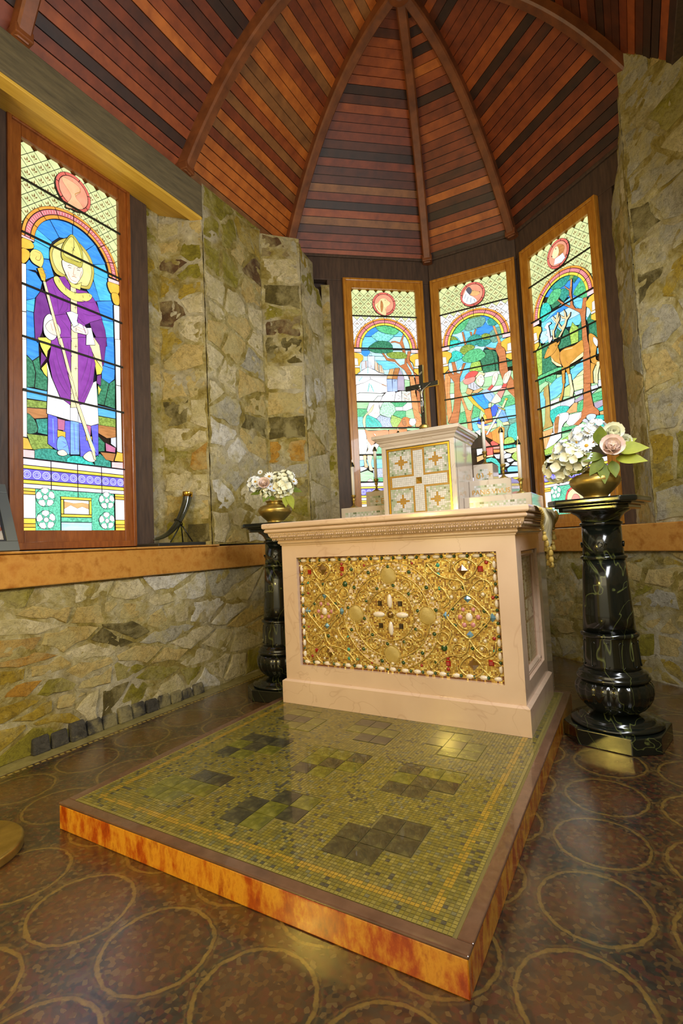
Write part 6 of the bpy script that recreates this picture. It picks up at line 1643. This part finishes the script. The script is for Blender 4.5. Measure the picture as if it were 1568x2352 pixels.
for i in range(11):
    s = -1 + 2 * i / 10; x, y, z = cloth_pt(1, s)
    for q in range(2 if abs(s) < .5 else 1):
        zz = z - q * .03; b = MB(); b.ellip((x + .006, y, zz - .006), (.008, .009, .009), 8, 6); b.lathe([(.004, zz - .040), (.0105, zz - .038), (.009, zz - .022), (.005, zz - .012)], 9, mod=lambda k, a: 1 + .15 * cos(9 * a))
        n0 = len(b.v)
        b.v = [p if j < 8 * 7 else (p[0] + x + .006, p[1] + y, p[2]) for j, p in enumerate(b.v)]
        wp(b.build('tassel', M['fringe'], cl, smooth=True), cl)
for i in range(12):
    for e in (-1, 1):
        t = .35 + .6 * i / 12; x, y, z = cloth_pt(t, e)
        wp(MB().ellip((x + .004, y + e * .006, z), (.007, .009, .009), 7, 5).build('fringe_knot', M['fringe'], cl, smooth=True), cl)

# ------------------------------------------------------------------ drinking horn on its stand, slab, framed picture, brass base
M['horn'] = mottled('horn_black', [(20, 22, 18), (64, 64, 42)], 5, .12, coat=.6, stretch=(1, 1, 1))
slb = tag(bevel(MB().prism([(-2.33, -.085), (-2.125, -.085), (-2.125, .315), (-2.16, .31), (-2.33, .23)], ZL1, ZL1 + .022).build('slate_slab', plain('slate', (40, 40, 38), .35)), .004), 'dark slate slab lying on the marble ledge under the horn', 'slab')
hn = tag(empty('drinking_horn', (-2.19, .06, ZL1 + .022)), 'black drinking horn with a gold rim on a dark stand', 'horn')
hz = lambda z: z + T
path = cat_rom([(-2.17, -.085, hz(.915)), (-2.175, -.02, hz(.928)), (-2.18, .055, hz(.963)), (-2.185, .125, hz(1.025)), (-2.19, .180, hz(1.105)), (-2.19, .212, hz(1.175)), (-2.19, .222, hz(1.232))], 5, False)
nP = len(path); wp(MB().tube(path, [.006 + .027 * (i / (nP - 1)) ** .8 for i in range(nP)], 20).build('horn_body', M['horn'], hn, smooth=True), hn)
e1, e2 = Vector(path[-4]), Vector(path[-1]); wp(MB().tube([e1, e2, e2 + (e2 - e1) * .08], [.0335, .0345, .0335], 20).build('gold_rim', M['goldb'], hn, smooth=True), hn)
mid = Vector((-2.185, .13, hz(1.028)))
wp(MB().tube([mid + Vector((.030 * cos(2 * pi * k / 16), .020 * cos(2 * pi * k / 16) * -.2 + .024 * sin(2 * pi * k / 16), .02 * sin(2 * pi * k / 16) * -1)) for k in range(17)], .0035, 6, caps=False).build('stand_collar', M['bronze'], hn, smooth=True), hn)
for ft in ((-2.15, .215), (-2.225, .20), (-2.185, .06)):
    wp(MB().tube([(mid.x, mid.y + .02, mid.z - .012), ((mid.x + ft[0]) / 2, (mid.y + ft[1]) / 2 + .012, hz(.955)), (ft[0], ft[1], ZL1 + .026)], [.004, .0045, .004], 8).build('stand_leg', M['bronze'], hn, smooth=True), hn)
# picture leaning back against the window frame: local x along the ledge, y thickness, z up
pic = tag(empty('picture_frame', (-2.145, -1.13, ZL1 + .002)), 'grey framed picture leaning on the ledge beside the bishop window', 'picture')
pic.rotation_euler = (radians(22), 0, radians(90)); pic.rotation_mode = 'XYZ'
pic.rotation_euler = (radians(-22), 0, radians(90))
PW, PH = .24, .36
FR = plain('frame_grey', (112, 118, 116), .35, .4); FD = plain('frame_slip', (30, 32, 36), .4)
for b in ((-PW, PW, 0, .05), (-PW, PW, PH - .05, PH), (-PW, -PW + .05, .05, PH - .05), (PW - .05, PW, .05, PH - .05)):
    bevel(MB().box(b[0], b[1], -.012, .008, b[2], b[3]).build('frame_member', FR, pic), .003)
for b in ((-PW + .05, PW - .05, .05, .058), (-PW + .05, -PW + .058, .058, PH - .05), (PW - .058, PW - .05, .058, PH - .05), (-PW + .058, PW - .058, PH - .058, PH - .05)):
    MB().box(b[0], b[1], -.008, .006, b[2], b[3]).build('slip', FD, pic)
pm_, pn_, pb_ = new_mat('print_paper'); pv_ = coords(pn_)
vo_ = pn_.nodes.new('ShaderNodeTexVoronoi'); vo_.inputs['Scale'].default_value = 34; pn_.links.new(pv_, vo_.inputs['Vector']); sp_ = pn_.nodes.new('ShaderNodeSeparateColor'); pn_.links.new(vo_.outputs['Color'], sp_.inputs[0])
rp_ = ramp(pn_, [(0, rgb(176, 168, 156)), (.35, rgb(150, 136, 122)), (.55, rgb(196, 186, 170)), (.72, rgb(150, 84, 60)), (.8, rgb(120, 108, 118)), (.9, rgb(120, 122, 86))], 'CONSTANT'); pn_.links.new(sp_.outputs[0], rp_.inputs['Fac']); pn_.links.new(rp_.outputs['Color'], pb_.inputs['Base Color'])
MB().box(-PW + .058, PW - .058, -.002, .004, .058, PH - .058).build('print', pm_, pic)
MB().box(-PW + .01, PW - .01, .006, .012, .01, PH - .01).build('backboard', FD, pic)
st_ = tag(empty('floor_stand', (-1.452, -1.427, 0)), 'round brass foot of a floor stand on the mosaic floor', 'stand')
bevel(MB().lathe([(.170, 0), (.172, .006), (.172, .028), (.166, .033), (.0, .033)], 64).build('round_base', M['brass'], st_), .003)
MB().lathe([(.03, .033), (.016, .05), (.013, .1), (.013, 1.1), (.018, 1.12)], 24).build('pole', M['brass'], st_, smooth=True)
